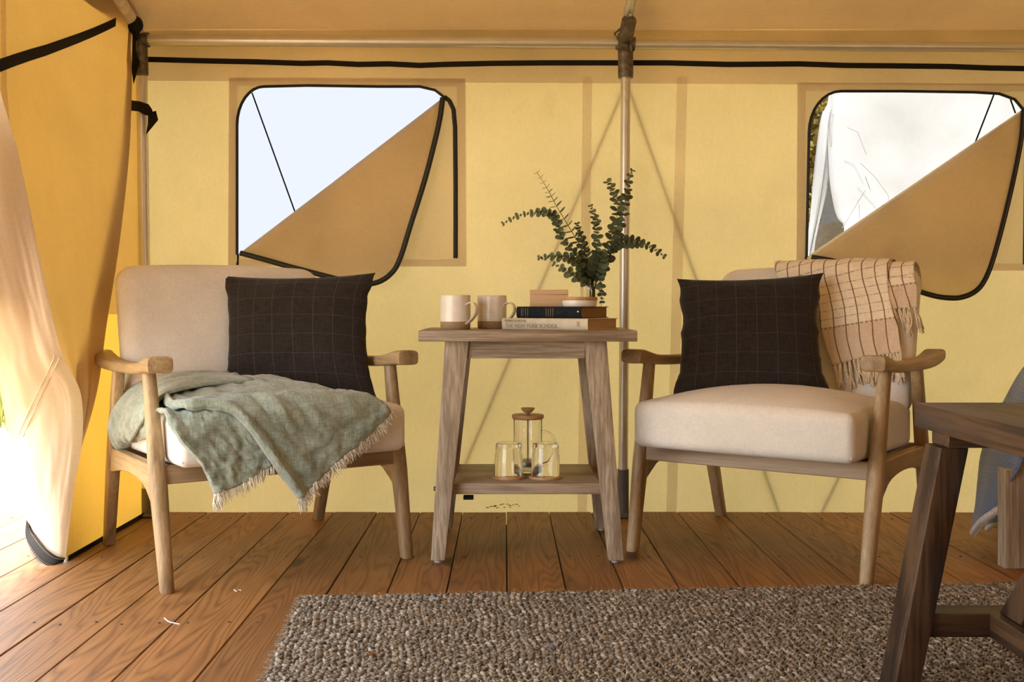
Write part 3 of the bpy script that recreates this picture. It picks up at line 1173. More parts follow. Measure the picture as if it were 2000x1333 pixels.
# ---- pillows
def pillow(label, c, thick, seed):
    """c: corners BL, BR, TR, TL in world"""
    c = [Vector(p) for p in c]
    base = (c[0] + c[1]) / 2
    t = thing('pillow', label, 'pillow', base, 0, 'charcoal windowpane pillows')
    n = ((c[1] - c[0]).cross(c[3] - c[0])).normalized()
    if n.y > 0:
        n = -n

    def mk(sgn):
        def f(u, v):
            a, b = 2 * u - 1, 2 * v - 1
            # pinch the middles of the sides inward
            a2 = a * (1 - .14 * (1 - b * b) ** .8 * abs(a) ** 1.5 * (1 if a > 0 else .75))
            b2 = b * (1 - .07 * (1 - a * a) * abs(b) ** 1.5)
            uu, vv = (a2 + 1) / 2, (b2 + 1) / 2
            p = (c[0] * (1 - uu) + c[1] * uu) * (1 - vv) + (c[3] * (1 - uu) + c[2] * uu) * vv
            h = max(0, (1 - a ** 2)) ** .55 * max(0, (1 - b ** 2)) ** .55
            h += .10 * fbm(u * 3 + seed, v * 3, seed, 3) * h ** .5
            edge = max(0, abs(a) ** 6 - abs(b) ** 8) * .004 * (1.6 * fbm(v * 7, seed, 1, 3) + .3) + max(0, abs(b) ** 6 - abs(a) ** 8) * .005 * fbm(u * 7, seed, 4, 3)
            p = p + (c[1] - c[0]).normalized() * edge * (1 if a > 0 else -1)
            return p + n * sgn * thick * h
        return f
    mb = MB().grid(mk(1), 36, 36).grid(mk(-1), 36, 36, True)
    mb.build('cover', M['pillow'], t, world=True, sharp=75)
    return t


pillow('charcoal windowpane pillow propped in the left armchair behind the green throw',
       [at(434, 776, 2.97), at(737, 779, 2.86), at(734, 533, 3.02), at(432, 539, 3.10)], .072, 2)
pillow('charcoal windowpane pillow propped in the right armchair beside the plaid throw',
       [at(1313, 775, 2.96), at(1627, 780, 2.90), at(1609, 533, 3.04), at(1322, 545, 3.09)], .072, 7)


# ---- seat surface for draped cloth (chair coordinates)
def seat_pt(x, t, off):
    """t: distance along the cloth from s=.35 forward over the lip and down"""
    s = .35 - t
    lip = .36
    if t <= lip:
        c = max(0, 1 - (x / .298) ** 2) * max(0, 1 - ((s - .232) / .27) ** 2)
        z = .412 + .052 * c ** .8 - .012 * (s + .038) / .54
        # round the front lip
        d = max(0, .045 - (s + .045)) / .045
        z -= .010 * d * d
        return Vector((x, s, z + off))
    # arc of radius .035 then vertical
    R_ = .035 + off
    a = (t - lip) / .04
    sy, zc = -.012, .376
    c = max(0, 1 - (x / .298) ** 2)
    zc += .022 * c
    if a < PI / 2:
        return Vector((x, sy - math.sin(a) * R_ - .010 * c, zc + math.cos(a) * R_))
    return Vector((x, sy - R_ - .010 * c, zc - (t - lip - .04 * PI / 2)))


# ---- sage green throw
gt = thing('green_throw', 'sage green linen throw with frayed pale fringe spread on the left armchair seat', 'throw blanket', ML @ Vector((-.1, .1, .44)), LA)


def drape(f2, off, bulge, seed, roll_left=0.0, M_=ML):
    def f(u, v):
        x, t_ = f2(u, v)
        o = off + bulge * (.5 + .5 * fbm(u * 3.1 + seed, v * 3.1, seed, 3)) + .009 * fbm(u * 9, v * 9, seed + 3, 3)
        if roll_left:
            o += roll_left * math.exp(-((u - .045) / .05) ** 2) - (off * .6) * math.exp(-(u / .018) ** 2)
        return M_ @ seat_pt(x, t_, max(.002, o))
    return f


fA = coons([(-.315, .16), (-.24, .14), (-.15, .14)], [(-.222, .578), (-.16, .566), (-.10, .538), (-.04, .505)],
           [(-.315, .16), (-.322, .30), (-.326, .385), (-.306, .432), (-.265, .486), (-.241, .53), (-.222, .578)],
           [(-.15, .14), (-.12, .34), (-.08, .45), (-.04, .505)])
fB = coons([(-.275, .14), (-.20, .03), (-.10, -.05)], [(-.021, .617), (.02, .585), (.08, .532), (.15, .484), (.231, .412)],
           [(-.275, .14), (-.300, .30), (-.285, .372), (-.235, .384), (-.188, .398), (-.150, .43), (-.093, .517), (-.055, .572), (-.021, .617)],
           [(-.10, -.05), (-.02, .05), (.033, .20), (.085, .31), (.145, .355), (.20, .388), (.231, .412)])
dA = drape(fA, .007, .006, 3, .006)
dB = drape(fB, .021, .010, 8, .012)
MB().grid(dA, 40, 50).build('lower_fold', M['sage'], gt, world=True, thick=.004, thick_off=0)
MB().grid(dB, 56, 60).build('upper_fold', M['sage'], gt, world=True, thick=.005, thick_off=0)


# rear roll hanging over the seat side under the arm
def rollf(u, v):
    # v: 0 near the front leg -> 1 at the rear; u: across
    k_ = max(0.0, min(1.0, (u - .38) / .34))
    s0 = .115 + .235 * k_ * k_ * (3 - 2 * k_)
    s = s0 + v * (.465 - s0)
    prof = [(-.06, .478), (-.15, .480), (-.225, .474), (-.285, .452), (-.325, .412), (-.342, .355), (-.336, .305), (-.315, .283), (-.296, .290), (-.292, .325), (-.296, .36)]
    x, z = interp(prof, u)
    hang = .8 + .2 * v
    if z < .45:
        z = .45 - (.45 - z) * hang
    x = x if x > -.28 else -.28 + (x + .28) * (.85 + .15 * v)
    z += .008 * fbm(u * 4, v * 5, 4)
    x += .006 * fbm(u * 5, v * 4, 14)
    return ML @ Vector((x, s, z + .010 * math.sin(PI * v)))


MB().grid(rollf, 40, 24).build('side_roll', M['sage'], gt, world=True, thick=.008, thick_off=0)


def rollg(u, v):
    s = .15 + v * .2
    prof = [(-.290, .452), (-.312, .425), (-.322, .395), (-.316, .365), (-.304, .352)]
    x, z = interp(prof, u)
    z -= .035 * v
    return ML @ Vector((x - .002 + .005 * fbm(u * 5, v * 5, 2), s, z))


MB().grid(rollg, 16, 12).build('inner_fold', M['sage'], gt, world=True, thick=.006, thick_off=0)


def hump(u, v):
    x = -.235 + .20 * u
    s = .30 + .12 * v
    z = .472 + .022 * math.sin(PI * u) ** .7 * math.sin(PI * v) + .004 * fbm(u * 4, v * 4, 1)
    return ML @ Vector((x, s, z))


MB().grid(hump, 20, 14).build('rear_fold', M['sage'], gt, world=True, thick=.006, thick_off=0)


def fray(pts, out, n, length, r, mb, spread=.4):
    for k in range(n):
        t_ = (k + random.random()) / n
        p = Vector(interp([tuple(q) for q in pts], min(1, t_)))
        d = Vector(interp([tuple(q) for q in out], min(1, t_))).normalized()
        L_ = length * random.uniform(.5, 1.25)
        a = Vector((random.uniform(-1, 1), random.uniform(-1, .3), random.uniform(-1, 1))) * spread
        b = Vector((random.uniform(-1, 1), random.uniform(-1, .3), random.uniform(-1, 1))) * spread
        p1 = p + (d + a).normalized() * L_ * .5
        p2 = p1 + (d + b + Vector((0, 0, -.3))).normalized() * L_ * .5
        mb.tube([p - d * .004, p1, p2], [r, r, r * .7], 3)


fr = MB()
for d_, nn in ((dA, 170), (dB, 420)):
    hem = [d_(i / 14, 1.0) for i in range(15)]
    outd = []
    for i in range(15):
        q = d_(i / 14, 1.0) - d_(i / 14, .95)
        outd.append(q.normalized() * .7 + Vector((0, 0, -.5)))
    fray(hem, outd, nn, .026, .0010, fr, .7)
    # corner tuft
    fray([hem[0], hem[0] + (hem[1] - hem[0]) * .5], [outd[0], outd[0]], 60, .034, .0011, fr, .5)
o = fr.build('frayed_fringe', M['fringe'], gt, world=True, merge=False)
o['kind'] = 'stuff'

# ---- plaid throw on the right armchair's back
pt_ = thing('plaid_throw', 'beige plaid throw with knotted tassels hung over the right armchair back', 'throw blanket', MR @ Vector((.15, .5, .6)), RA)


def back_pt(x, w_, off):
    """w_: distance along the cloth, 0 at the top ridge, + down the front, - down the rear (chair coordinates)"""
    zt, r = .792, .038
    ridge = zt + .010 * max(0, 1 - (x / .302) ** 2)
    cz = ridge - r
    R_ = r + off
    yc = .545 + .30 * (cz - .595)
    a = w_ / r
    if abs(a) < PI / 2:
        return Vector((x, yc - math.sin(a) * (R_ + .010), cz + math.cos(a) * R_))
    if a > 0:
        d = w_ - r * PI / 2
        z = cz - d * .957
        y = .545 + .30 * (z - .595) - .047 - off - .014 * max(0, 1 - ((z - .595) / .19) ** 2) * max(0, 1 - (x / .302) ** 2) - .012 * (x / .302) ** 2
        return Vector((x, y, z))
    d = -w_ - r * PI / 2
    z = cz - d * .957
    return Vector((x, .545 + .30 * (z - .595) + .052 + off, z))


def wz(z):
    return (.754 - z) / .957 + .038 * PI / 2


def plaid_uv(mb, f2, nu, nv, dv=0.0):
    pts = []
    for j in range(nv + 1):
        for i in range(nu + 1):
            x, w_ = f2(i / nu, j / nv)
            pts.append((x - .27 * max(w_ - .03, 0) + .004 * math.sin(w_ * 30), w_ + .22 * x + dv))
    for k in mb.uv:
        mb.uv[k] = [pts[q] for q in mb.f[k]]
    return mb


def plaid_surf(f2, off, seed, amp):
    def f(u, v):
        x, w_ = f2(u, v)
        o = off + amp * (.5 + .5 * math.sin(u * 11 + seed + v * 2)) * min(1, max(0, w_ * 6)) + .004 * fbm(u * 5, v * 5, seed)
        return MR @ back_pt(x, w_, max(.003, o))
    return f


f1 = coons([(-.13, -.10), (.05, -.10), (.225, -.10)], [(.093, wz(.493)), (.167, wz(.517)), (.23, wz(.532)), (.284, wz(.545))],
           [(-.13, -.10), (-.128, 0), (-.10, .06), (-.02, .11), (.03, wz(.66)), (.06, wz(.57)), (.093, wz(.493))],
           [(.225, -.10), (.224, 0), (.226, .06), (.235, wz(.70)), (.252, wz(.65)), (.272, wz(.60)), (.284, wz(.545))])
f2_ = coons([(.205, -.10), (.25, -.10), (.290, -.10)], [(.232, wz(.652)), (.27, wz(.665)), (.313, wz(.668))],
            [(.205, -.10), (.206, 0), (.212, .06), (.222, .11), (.232, wz(.652))],
            [(.290, -.10), (.287, 0), (.298, .06), (.308, .09), (.313, wz(.668))])
p1 = plaid_surf(f1, .012, 1, .008)
p2 = plaid_surf(f2_, .006, 4, .006)
plaid_uv(MB().grid(p1, 44, 56), f1, 44, 56).build('front_drape', M['plaid'], pt_, world=True, thick=.003, thick_off=0)
t2 = plaid_uv(MB().grid(p2, 20, 30), f2_, 20, 30, .095)
t2.build('side_drape', M['plaid'], pt_, world=True, thick=.003, thick_off=0)


def tassel(p, d, L_, parent, seed):
    rnd = random.Random(seed)
    mb = MB()
    mb.ellipsoid(p + Vector((0, -.003, -.003)), (.0042, .0042, .005), 8, 5)
    for k in range(6):
        q0 = p + Vector((rnd.uniform(-.003, .003), -.004 + rnd.uniform(-.002, .002), -.004))
        q1 = q0 + d * L_ * .5 + Vector((rnd.uniform(-.006, .006), rnd.uniform(-.006, .002), 0))
        q2 = q0 + d * L_ * rnd.uniform(.85, 1.1) + Vector((rnd.uniform(-.008, .008), rnd.uniform(-.006, .002), 0))
        P = [Vector(interp([tuple(q0), tuple(q1), tuple(q2)], i / 5)) for i in range(6)]
        mb.tube(P, [.0024, .0030, .0028, .0030, .0028, .0016], 6)
    return mb.build('tassel', M['tassel'], parent, world=True)


M['tassel'] = m_plain('beige_tassel_yarn', (.66, .54, .39), .95, 0, .1, .25, 160, .4)
for i in range(17):
    u = (i + .5) / 17
    p = p1(u, 1.0)
    dd = (p1(u, 1.0) - p1(u, .93)).normalized()
    tassel(p, (dd * .6 + Vector((random.uniform(-.15, .2), -.05, -.75))).normalized(), random.uniform(.062, .078), pt_, i)
for i in range(6):
    u = (i + .5) / 6
    p = p2(u, 1.0)
    tassel(p, Vector((random.uniform(-.1, .35), -.08, -1)).normalized(), random.uniform(.060, .075), pt_, 40 + i)

# ---- side table
sd = thing('side_table', 'grey-washed wooden side table with a lower shelf between the armchairs', 'side table', (.062, 2.95, 0), 0)
TZ = .6085
MB().box((.0615, 2.95, TZ - .0145), (.572, .42, .029)).build('table_top', M['grey_x'], sd, world=True, bevel=.002, bseg=2)


def tleg(px_top_o, px_top_i, px_bot_o, px_bot_i, ya_t, ya_b, back):
    th = .036
    zt, zb = TZ - .029, .0085
    sg = 1 if back else -1
    f_ = lambda px: (px - 985)
    P = []
    for z, Yf, (o_, i_) in ((zb, ya_b, (px_bot_o, px_bot_i)), (zt, ya_t, (px_top_o, px_top_i))):
        xo, xi = f_(o_) * 2.75 / FPX, f_(i_) * 2.75 / FPX
        y0, y1 = (Yf, Yf + th) if not back else (Yf - th, Yf)
        a_, b_ = min(xo, xi), max(xo, xi)
        P += [Vector((a_, y0, z)), Vector((b_, y0, z)), Vector((b_, y1, z)), Vector((a_, y1, z))]
    l_ = MB().hexa(P).build('leg', M['grey_z'], sd, world=True, bevel=.0018, bseg=2)
    cx = sum(p.x for p in P[:4]) / 4
    cy = sum(p.y for p in P[:4]) / 4
    MB().lathe([(.001, .009), (.009, .009), (.0105, .004), (.0105, .0005), (.001, 0)], 14, (cx, cy, 0)).build('foot_glide', m_plain('grey_nylon', (.38, .36, .34), .5), l_, world=True)
    return l_


tleg(868, 915, 842, 869, 2.775, 2.735, False)
tleg(1187, 1143, 1217, 1188, 2.775, 2.735, False)
tleg(868, 915, 842, 869, 3.125, 3.165, True)
tleg(1187, 1143, 1217, 1188, 3.125, 3.165, True)
xa, xb = (915 - 985) * 2.75 / FPX, (1143 - 985) * 2.75 / FPX
for yy in (2.782, 3.10):
    MB().box(((xa + xb) / 2, yy + .009, TZ - .029 - .023), (xb - xa + .004, .018, .046)).build('apron', M['grey_x'], sd, world=True, bevel=.001, bseg=1)
for xx in (-.115, .235):
    MB().box((xx, 2.95, TZ - .029 - .023), (.018, .29, .046)).build('apron', M['grey_x'], sd, world=True, bevel=.001, bseg=1)
shx0, shx1 = (886 - 985) * 2.78 / FPX, (1172 - 985) * 2.78 / FPX
MB().box(((shx0 + shx1) / 2, 2.955, .202 - .0145), (shx1 - shx0, .345, .029)).build('shelf', M['grey_x'], sd, world=True, bevel=.0018, bseg=2)
MB().box(at(915, 972, 2.80), (.027, .02, .010)).build('bracket', M['black'], sd, world=True, bevel=.001, bseg=1)
MB().tube([at(853, 955, 2.79) + Vector((.004, 0, 0)), at(847, 955, 2.79)], .006, 10).build('bolt', M['steel_dark'], sd, world=True)


# ---- mugs
def mug(label, px, Y, rz, s=1.0):
    x = (px - 985) * Y / FPX
    t = thing('mug', label, 'mug', (x, Y, TZ), rz, 'stoneware mugs on the side table')
    r, h = .0418 * s, .0945 * s
    prof = [(.001, .022), (r - .006, .022)]
    inner = [(r - .0045, .030), (r - .004, h - .004), (r - .0025, h - .0008), (r - .0012, h)]
    outer = []
    for i in range(22):
        z = h - .001 - (h - .021) * i / 21
        outer.append((r + .0004 * math.sin(i * 2.1), z))
    MB().lathe([(.001, .012)] + [(r - .006, .012)] + inner + outer, 48).build('body', M['ceramic'], t, sharp=50)
    MB().lathe([(r + .0001, .0215), (r - .0003, .012), (r - .0010, .002), (r - .003, 0), (.001, 0)], 48).build('base', M['clay'], t, sharp=50)
    # strap handle
    rings = []
    path = [(r - .004, .066), (r + .012, .073), (r + .026, .070), (r + .034, .056), (r + .029, .040), (r + .014, .025), (r - .003, .014)]
    for i in range(25):
        x_, z_ = interp(path, i / 24)
        x2, z2 = interp(path, min(1, i / 24 + .02))
        x1, z1 = interp(path, max(0, i / 24 - .02))
        d = Vector((x2 - x1, 0, z2 - z1)).normalized()
        n = Vector((-d.z, 0, d.x))
        rings.append([Vector((x_, 0, z_)) + n * .0028 * math.cos(a) + Vector((0, 1, 0)) * .0085 * math.sin(a) for a in [2 * PI * k / 12 for k in range(12)]])
    MB().loft(rings).build('handle', M['ceramic'], t)
    return t


mug('white glazed mug with bare clay base, farther from the books', 889.5, 2.90, math.radians(-38))
mug('white glazed mug with bare clay base, handle touching the pale book', 961, 2.99, math.radians(-32))


# ---- books
def book(name, label, corner, L_, Wd, th, cover, pages, ang, edge=None, round_spine=.004):
    """corner: near corner where spine meets the visible head; spine runs along -x', pages along +y'"""
    t = thing(name, label, 'book', corner, ang, 'books on the side table')
    c = .0022
    # boards
    for nm, z0 in (('lower_board', 0), ('upper_board', th - c)):
        MB().box((-L_ / 2, Wd / 2 + .001, z0 + c / 2), (L_, Wd - .002, c)).build(nm, edge or cover, t, bevel=.0006, bseg=1)
    # rounded spine
    rings = []
    for x_ in (-L_, 0):
        ring = []
        for k in range(9):
            a = -PI / 2 + PI * k / 8
            ring.append(Vector((x_, .0035 - round_spine * math.cos(a), th / 2 + th / 2 * math.sin(a))))
        for k in range(9):
            a = PI / 2 - PI * k / 8
            ring.append(Vector((x_, .0058 - round_spine * math.cos(a), th / 2 + (th / 2 - c) * math.sin(a))))
        rings.append(ring)
    sp_ = MB().loft(rings).build('spine', cover, t)
    MB().box((-L_ / 2, Wd / 2, th / 2), (L_ - .006, Wd - .012, th - 2 * c)).build('page_block', pages, t)
    return t, sp_


BA = math.radians(-31.7)
bk1, sp1 = book('pale_book', 'cream-jacketed book at the bottom of the stack, touching the table top', (.2195, 2.762, TZ + .0002), .266, .184, .0305, M['jacket'], M['pages'], BA, None, .004)
bk2, sp2 = book('dark_book', 'worn navy cloth book with brown pages lying on the cream book', (.205, 2.80, TZ + .0312), .200, .165, .0315, M['cloth_black'], M['pages_old'], BA, M['cloth_edge'], .007)


def lettering(txt, size, x, z, parent, mat, y=-.0012):
    cu = bpy.data.curves.new('lettering', 'FONT')
    cu.body = txt
    cu.size = size
    cu.extrude = .0003
    cu.offset = .0003
    cu.align_x = 'LEFT'
    cu.materials.append(mat)
    tmp = bpy.data.objects.new('lettering', cu)
    COL.objects.link(tmp)
    me = bpy.data.meshes.new_from_object(tmp.evaluated_get(bpy.context.evaluated_depsgraph_get()))
    bpy.data.objects.remove(tmp)
    o = bpy.data.objects.new('lettering', me)
    COL.objects.link(o)
    o.parent = parent
    o.location = (x, y, z)
    o.rotation_euler = (PI / 2, 0, 0)
    return o


lettering('THE NEW YORK SCHOOL', .0140, -.254, .0055, sp1, M['ink'])
lettering('IRVING SANDLER', .0088, -.256, .0205, sp1, M['ink'])
MB().box((-.205, -.0008, .0184), (.098, .001, .0009)).build('rule', M['ink'], sp1)
MB().box((-.028, -.0008, .0155), (.008, .001, .014)).build('publisher_mark', M['ink'], sp1)
for x_ in (-.183, -.178, -.170, -.163, -.105, -.098, -.091, -.084):
    MB().box((x_, -.0036, .0157), (.0022, .0010, .0230)).build('gilt_band', M['gilt'], sp2)
MB().ellipsoid((-.008, -.0035, .018), (.003, .0008, .002), 8, 5).build('chip', M['thread'], sp2)

# ---- box, dish
o = thing('wooden_box', 'small pale wooden box at the back on the navy book', 'box', (.126, 2.965, TZ + .0629), math.radians(-2))
MB().box((0, 0, .0165), (.107, .05, .033)).build('body', M['pinebox'], o, bevel=.0008, bseg=1)
MB().box((0, 0, .0402), (.1075, .0505, .0135)).build('lid', M['pinebox'], o, bevel=.0008, bseg=1)
o = thing('lidded_dish', 'round white porcelain dish with a wooden lid on the navy book', 'dish', (.2065, 2.877, TZ + .0629), 0)
MB().lathe([(.001, .003), (.043, .003), (.0465, .016), (.0480, .0165), (.0485, .012), (.0470, .004), (.0450, 0), (.001, 0)], 40).build('bowl', M['dish'], o, sharp=50)
MB().lathe([(.001, .0165), (.0485, .0165), (.0492, .018), (.0492, .0245), (.0485, .026), (.001, .026)], 40).build('lid', M['bamboo'], o, sharp=50)

# ---- glass vase with eucalyptus
VX, VY = (1157 - 985) * 3.08 / FPX, 3.08
o = thing('glass_vase', 'clear glass vase holding eucalyptus behind the stacked books', 'vase', (VX, VY, TZ), 0)
MB().lathe([(.001, .008), (.024, .008), (.0255, .012), (.0262, .128), (.0275, .134), (.0285, .134), (.0284, .128), (.0278, .010), (.0265, .0005), (.001, .0005)], 36).build('glass', M['glass'], o)
lv = MB()
lv.lathe([(.001, .0095), (.0245, .0095), (.0247, .055), (.001, .055)], 28)
sprigs = [
    ('eucalyptus sprig with thin edge-on leaves, tallest at the left', [(1048, 335), (1069, 369), (1086, 401), (1112, 445), (1134, 482), (1150, 517), (1155, 560)], 20, .0098, 3.03, 'edge'),
    ('eucalyptus sprig arching level to the far left over the mugs', [(981, 438), (1014, 421), (1047, 416), (1073, 416), (1087, 430), (1093, 458), (1112, 484), (1134, 510), (1149, 560)], 36, .0100, 2.99, 'face'),
    ('short upright eucalyptus sprig, left of the vase centre', [(1127, 436), (1132, 456), (1138, 480), (1146, 510), (1153, 560)], 15, .0105, 3.05, 'face'),
    ('eucalyptus sprig reaching low left, upper of the two low ones', [(1051, 504), (1082, 502), (1112, 504), (1134, 520), (1149, 556)], 17, .0115, 3.0, 'face'),
    ('eucalyptus sprig drooping low left, lower of the two low ones', [(1080, 515), (1101, 526), (1121, 539), (1140, 552), (1152, 566)], 10, .0115, 2.99, 'face'),
    ('slender upright eucalyptus sprig above the vase middle', [(1153, 401), (1161, 423), (1166, 445), (1166, 475), (1163, 506), (1157, 560)], 18, .0112, 3.06, 'face'),
    ('eucalyptus sprig with broad leaves curling left at its tip, right side', [(1186, 354), (1199, 373), (1206, 397), (1204, 432), (1197, 462), (1188, 495), (1170, 527), (1159, 560)], 23, .0160, 3.07, 'face'),
    ('tallest right eucalyptus sprig standing in front of the steel post', [(1236, 332), (1228, 350), (1226, 375), (1221, 397), (1215, 430), (1206, 462), (1191, 500), (1163, 560)], 22, .0115, 3.13, 'face'),
    ('eucalyptus sprig drooping to the far right past the post', [(1299, 502), (1271, 483), (1247, 474), (1221, 473), (1204, 479), (1190, 500), (1162, 560)], 27, .0118, 3.05, 'face'),
    ('short bushy eucalyptus sprig with the largest leaves at the vase mouth', [(1174, 490), (1170, 508), (1164, 530), (1158, 562)], 12, .0195, 3.03, 'face'),
    ('shaded short eucalyptus sprig inside the clump above the rim', [(1128, 515), (1140, 530), (1150, 548), (1155, 566)], 11, .0150, 3.06, 'face'),
    ('small dark eucalyptus sprig hanging down beside the glass vase', [(1176, 592), (1175, 570), (1171, 550), (1168, 532), (1160, 560)], 10, .0105, 3.04, 'face'),
]
# a round leaf, slightly cupped
lm = MB()
n_ = 10
vs = [Vector((0, 0, 0))] + [Vector((.5 + .5 * math.cos(a) if True else 0, .52 * math.sin(a) * (1 - .12 * math.cos(a)), .10 * (math.cos(a) * .5 + .5) ** 2 + .05 * abs(math.sin(a)))) for a in [PI + 2 * PI * k / n_ for k in range(n_)]]
vs[0] = Vector((.5, 0, .0))
lm.add(vs, [(0, k + 1, (k + 1) % n_ + 1) for k in range(n_)])
leaf_o = lm.build('leaf', M['leaf'], None)
leaf_me = leaf_o.data
bpy.data.objects.remove(leaf_o)
for si, (lab, pts, nleaf, size, Y_, mode) in enumerate(sprigs):
    rnd = random.Random(100 + si)
    n_p = len(pts)
    P3 = []
    for i, (x, y) in enumerate(pts):
        f_ = i / (n_p - 1)
        P3.append(at(x, y, Y_ * (1 - f_ ** 2) + VY * f_ ** 2))
    inside = Vector((VX + rnd.uniform(-.012, .012), VY + rnd.uniform(-.012, .012), TZ + .02))
    rim = Vector((VX + (P3[-1].x - VX) * .5 + rnd.uniform(-.006, .006), VY + rnd.uniform(-.012, .012), TZ + .125))
    if not lab.startswith('small dark'):
        P3[-1] = rim
    else:
        P3[-1] = rim
    path = [tuple(p) for p in P3] + [tuple(inside)]
    crv = [Vector(interp(path, i / 60)) for i in range(61)]
    base = crv[-1]
    root = MB().tube([p - base for p in crv], [.0007 + .0011 * (i / 60) for i in range(61)], 5).build('eucalyptus_sprig', M['stem'], None)
    root.location = base
    tag(root, lab, 'eucalyptus sprig', 'eucalyptus sprigs in the glass vase')
    XF[root.name] = Matrix.Translation(base)
    vis = 60 * (n_p - 1.35) / n_p
    for k in range(nleaf):
        f_ = (k + .3) / nleaf
        x = f_ * vis
        i = int(x)
        p = crv[i].lerp(crv[i + 1], x - i)
        d = (crv[i + 1] - crv[max(0, i - 1)]).normalized()
        sc = (2.1 if mode == 'edge' else 1.5) * size * (.55 + .55 * min(1, f_ * 2.2)) * rnd.uniform(.85, 1.15)
        side0 = d.cross(Vector((0, 1, 0))).normalized()
        roll = (k % 2) * PI / 2 * (.5 if mode == 'edge' else 1) + rnd.uniform(-.25, .25)
        if mode == 'edge':
            roll = rnd.uniform(-.2, .2)
        for sg in (1, -1):
            s = (Matrix.Rotation(roll, 3, d) @ side0) * sg
            # leaf points outward and a little toward the tip
            ax = (s - d * .25).normalized()
            if mode == 'edge':
                nrm = (-d + Vector((0, -.12, 0)) + s * .1)
            else:
                nrm = (-d * .55 + Vector((0, -.8, .15)) + Vector((rnd.uniform(-.4, .4), 0, rnd.uniform(-.4, .4))))
            yv = nrm.cross(ax).normalized()
            zv = ax.cross(yv).normalized()
            Mx = Matrix((ax, yv, zv)).transposed().to_4x4()
            o = bpy.data.objects.new('leaf', leaf_me)
            COL.objects.link(o)
            o.parent = root
            o.matrix_local = Matrix.Translation(p - base) @ Mx @ Matrix.Diagonal((sc, sc, sc, 1))

# ---- coffee press and glasses on the shelf
SHZ = .202
px_, py_ = (1031 - 985) * 2.985 / FPX, 2.985
cp = thing('coffee_press', 'glass coffee press with wooden lid on the side table shelf', 'coffee press', (px_, py_, SHZ), 0)
MB().lathe([(.001, .004), (.0375, .004), (.0385, .008), (.0388, .146), (.0402, .150), (.0415, .150), (.0408, .144), (.0402, .008), (.039, .001), (.001, .001)], 40).build('beaker', M['glass'], cp)
MB().lathe([(.001, .150), (.0425, .150), (.0455, .153), (.0458, .159), (.044, .162), (.001, .162)], 40).build('lid', M['bamboo'], cp, sharp=50)
kb = MB().lathe([(.001, .163), (.006, .163), (.0065, .1665), (.013, .170), (.0195, .178), (.0200, .180), (.0185, .1812), (.001, .1812)], 32).build('knob', M['bamboo'], cp, sharp=60)
MB().lathe([(.001, .149), (.007, .149), (.007, .142), (.001, .142)], 16).build('collar', M['metal'], cp)
MB().tube([(0, 0, .020), (0, 0, .165)], .0021, 10).build('plunger_rod', M['metal'], cp)
MB().lathe([(.001, .032), (.0365, .030), (.0372, .026), (.0368, .018), (.001, .016)], 36).build('plunger_disc', M['metal'], cp)
MB().tube([Vector(interp([(.040, 0, .112), (.044, 0, .114), (.058, 0, .110), (.072, 0, .098), (.080, 0, .080), (.077, 0, .055), (.062, 0, .035), (.040, 0, .030)], i / 30)) for i in range(31)], .0034, 10).build('handle', M['glass'], cp)
for lab, px in (('upturned clear glass on a round wooden coaster, left of the pair', 993.5), ('upturned clear glass on a round wooden coaster under the press handle', 1065.5)):
    gx, gy = (px - 985) * 2.868 / FPX, 2.868
    co = thing('coaster', lab.replace('upturned clear glass on a round wooden coaster', 'round wooden coaster under the clear glass').replace(' under the press handle', ' near the press handle'), 'coaster', (gx, gy, SHZ), 0, 'round coasters on the shelf')
    MB().lathe([(.001, 0), (.0445, 0), (.0455, .0015), (.0455, .0055), (.0445, .007), (.001, .007)], 36).build('disc', M['bamboo'], co, sharp=50)
    gl = thing('drinking_glass', lab, 'glass', (gx, gy, SHZ + .0072), 0, 'upturned glasses on the shelf')
    prof = [(.0375, .0005), (.0395, 0), (.0402, .0015), (.0380, .055), (.0365, .060), (.0362, .078), (.0340, .0885), (.031, .0900), (.001, .0895),
            (.001, .0790), (.0305, .0790), (.0325, .074), (.0338, .058), (.0352, .053), (.0375, .0005)]
    MB().lathe(prof, 40).build('glass', M['glass'], gl)

# ---- rug
RA_ = math.radians(4.0)
rug = thing('rug', 'chunky braided grey-brown wool rug in front of the armchairs', 'rug', (-.4640, 2.386, 0), RA_)
RL, RW = 1.95, 1.0
MB().box((RL / 2, -RW / 2, .004), (RL, RW, .007)).build('backing', M['rug_base'], rug, bevel=.002, bseg=1)
px0, py0 = .0142, .0118
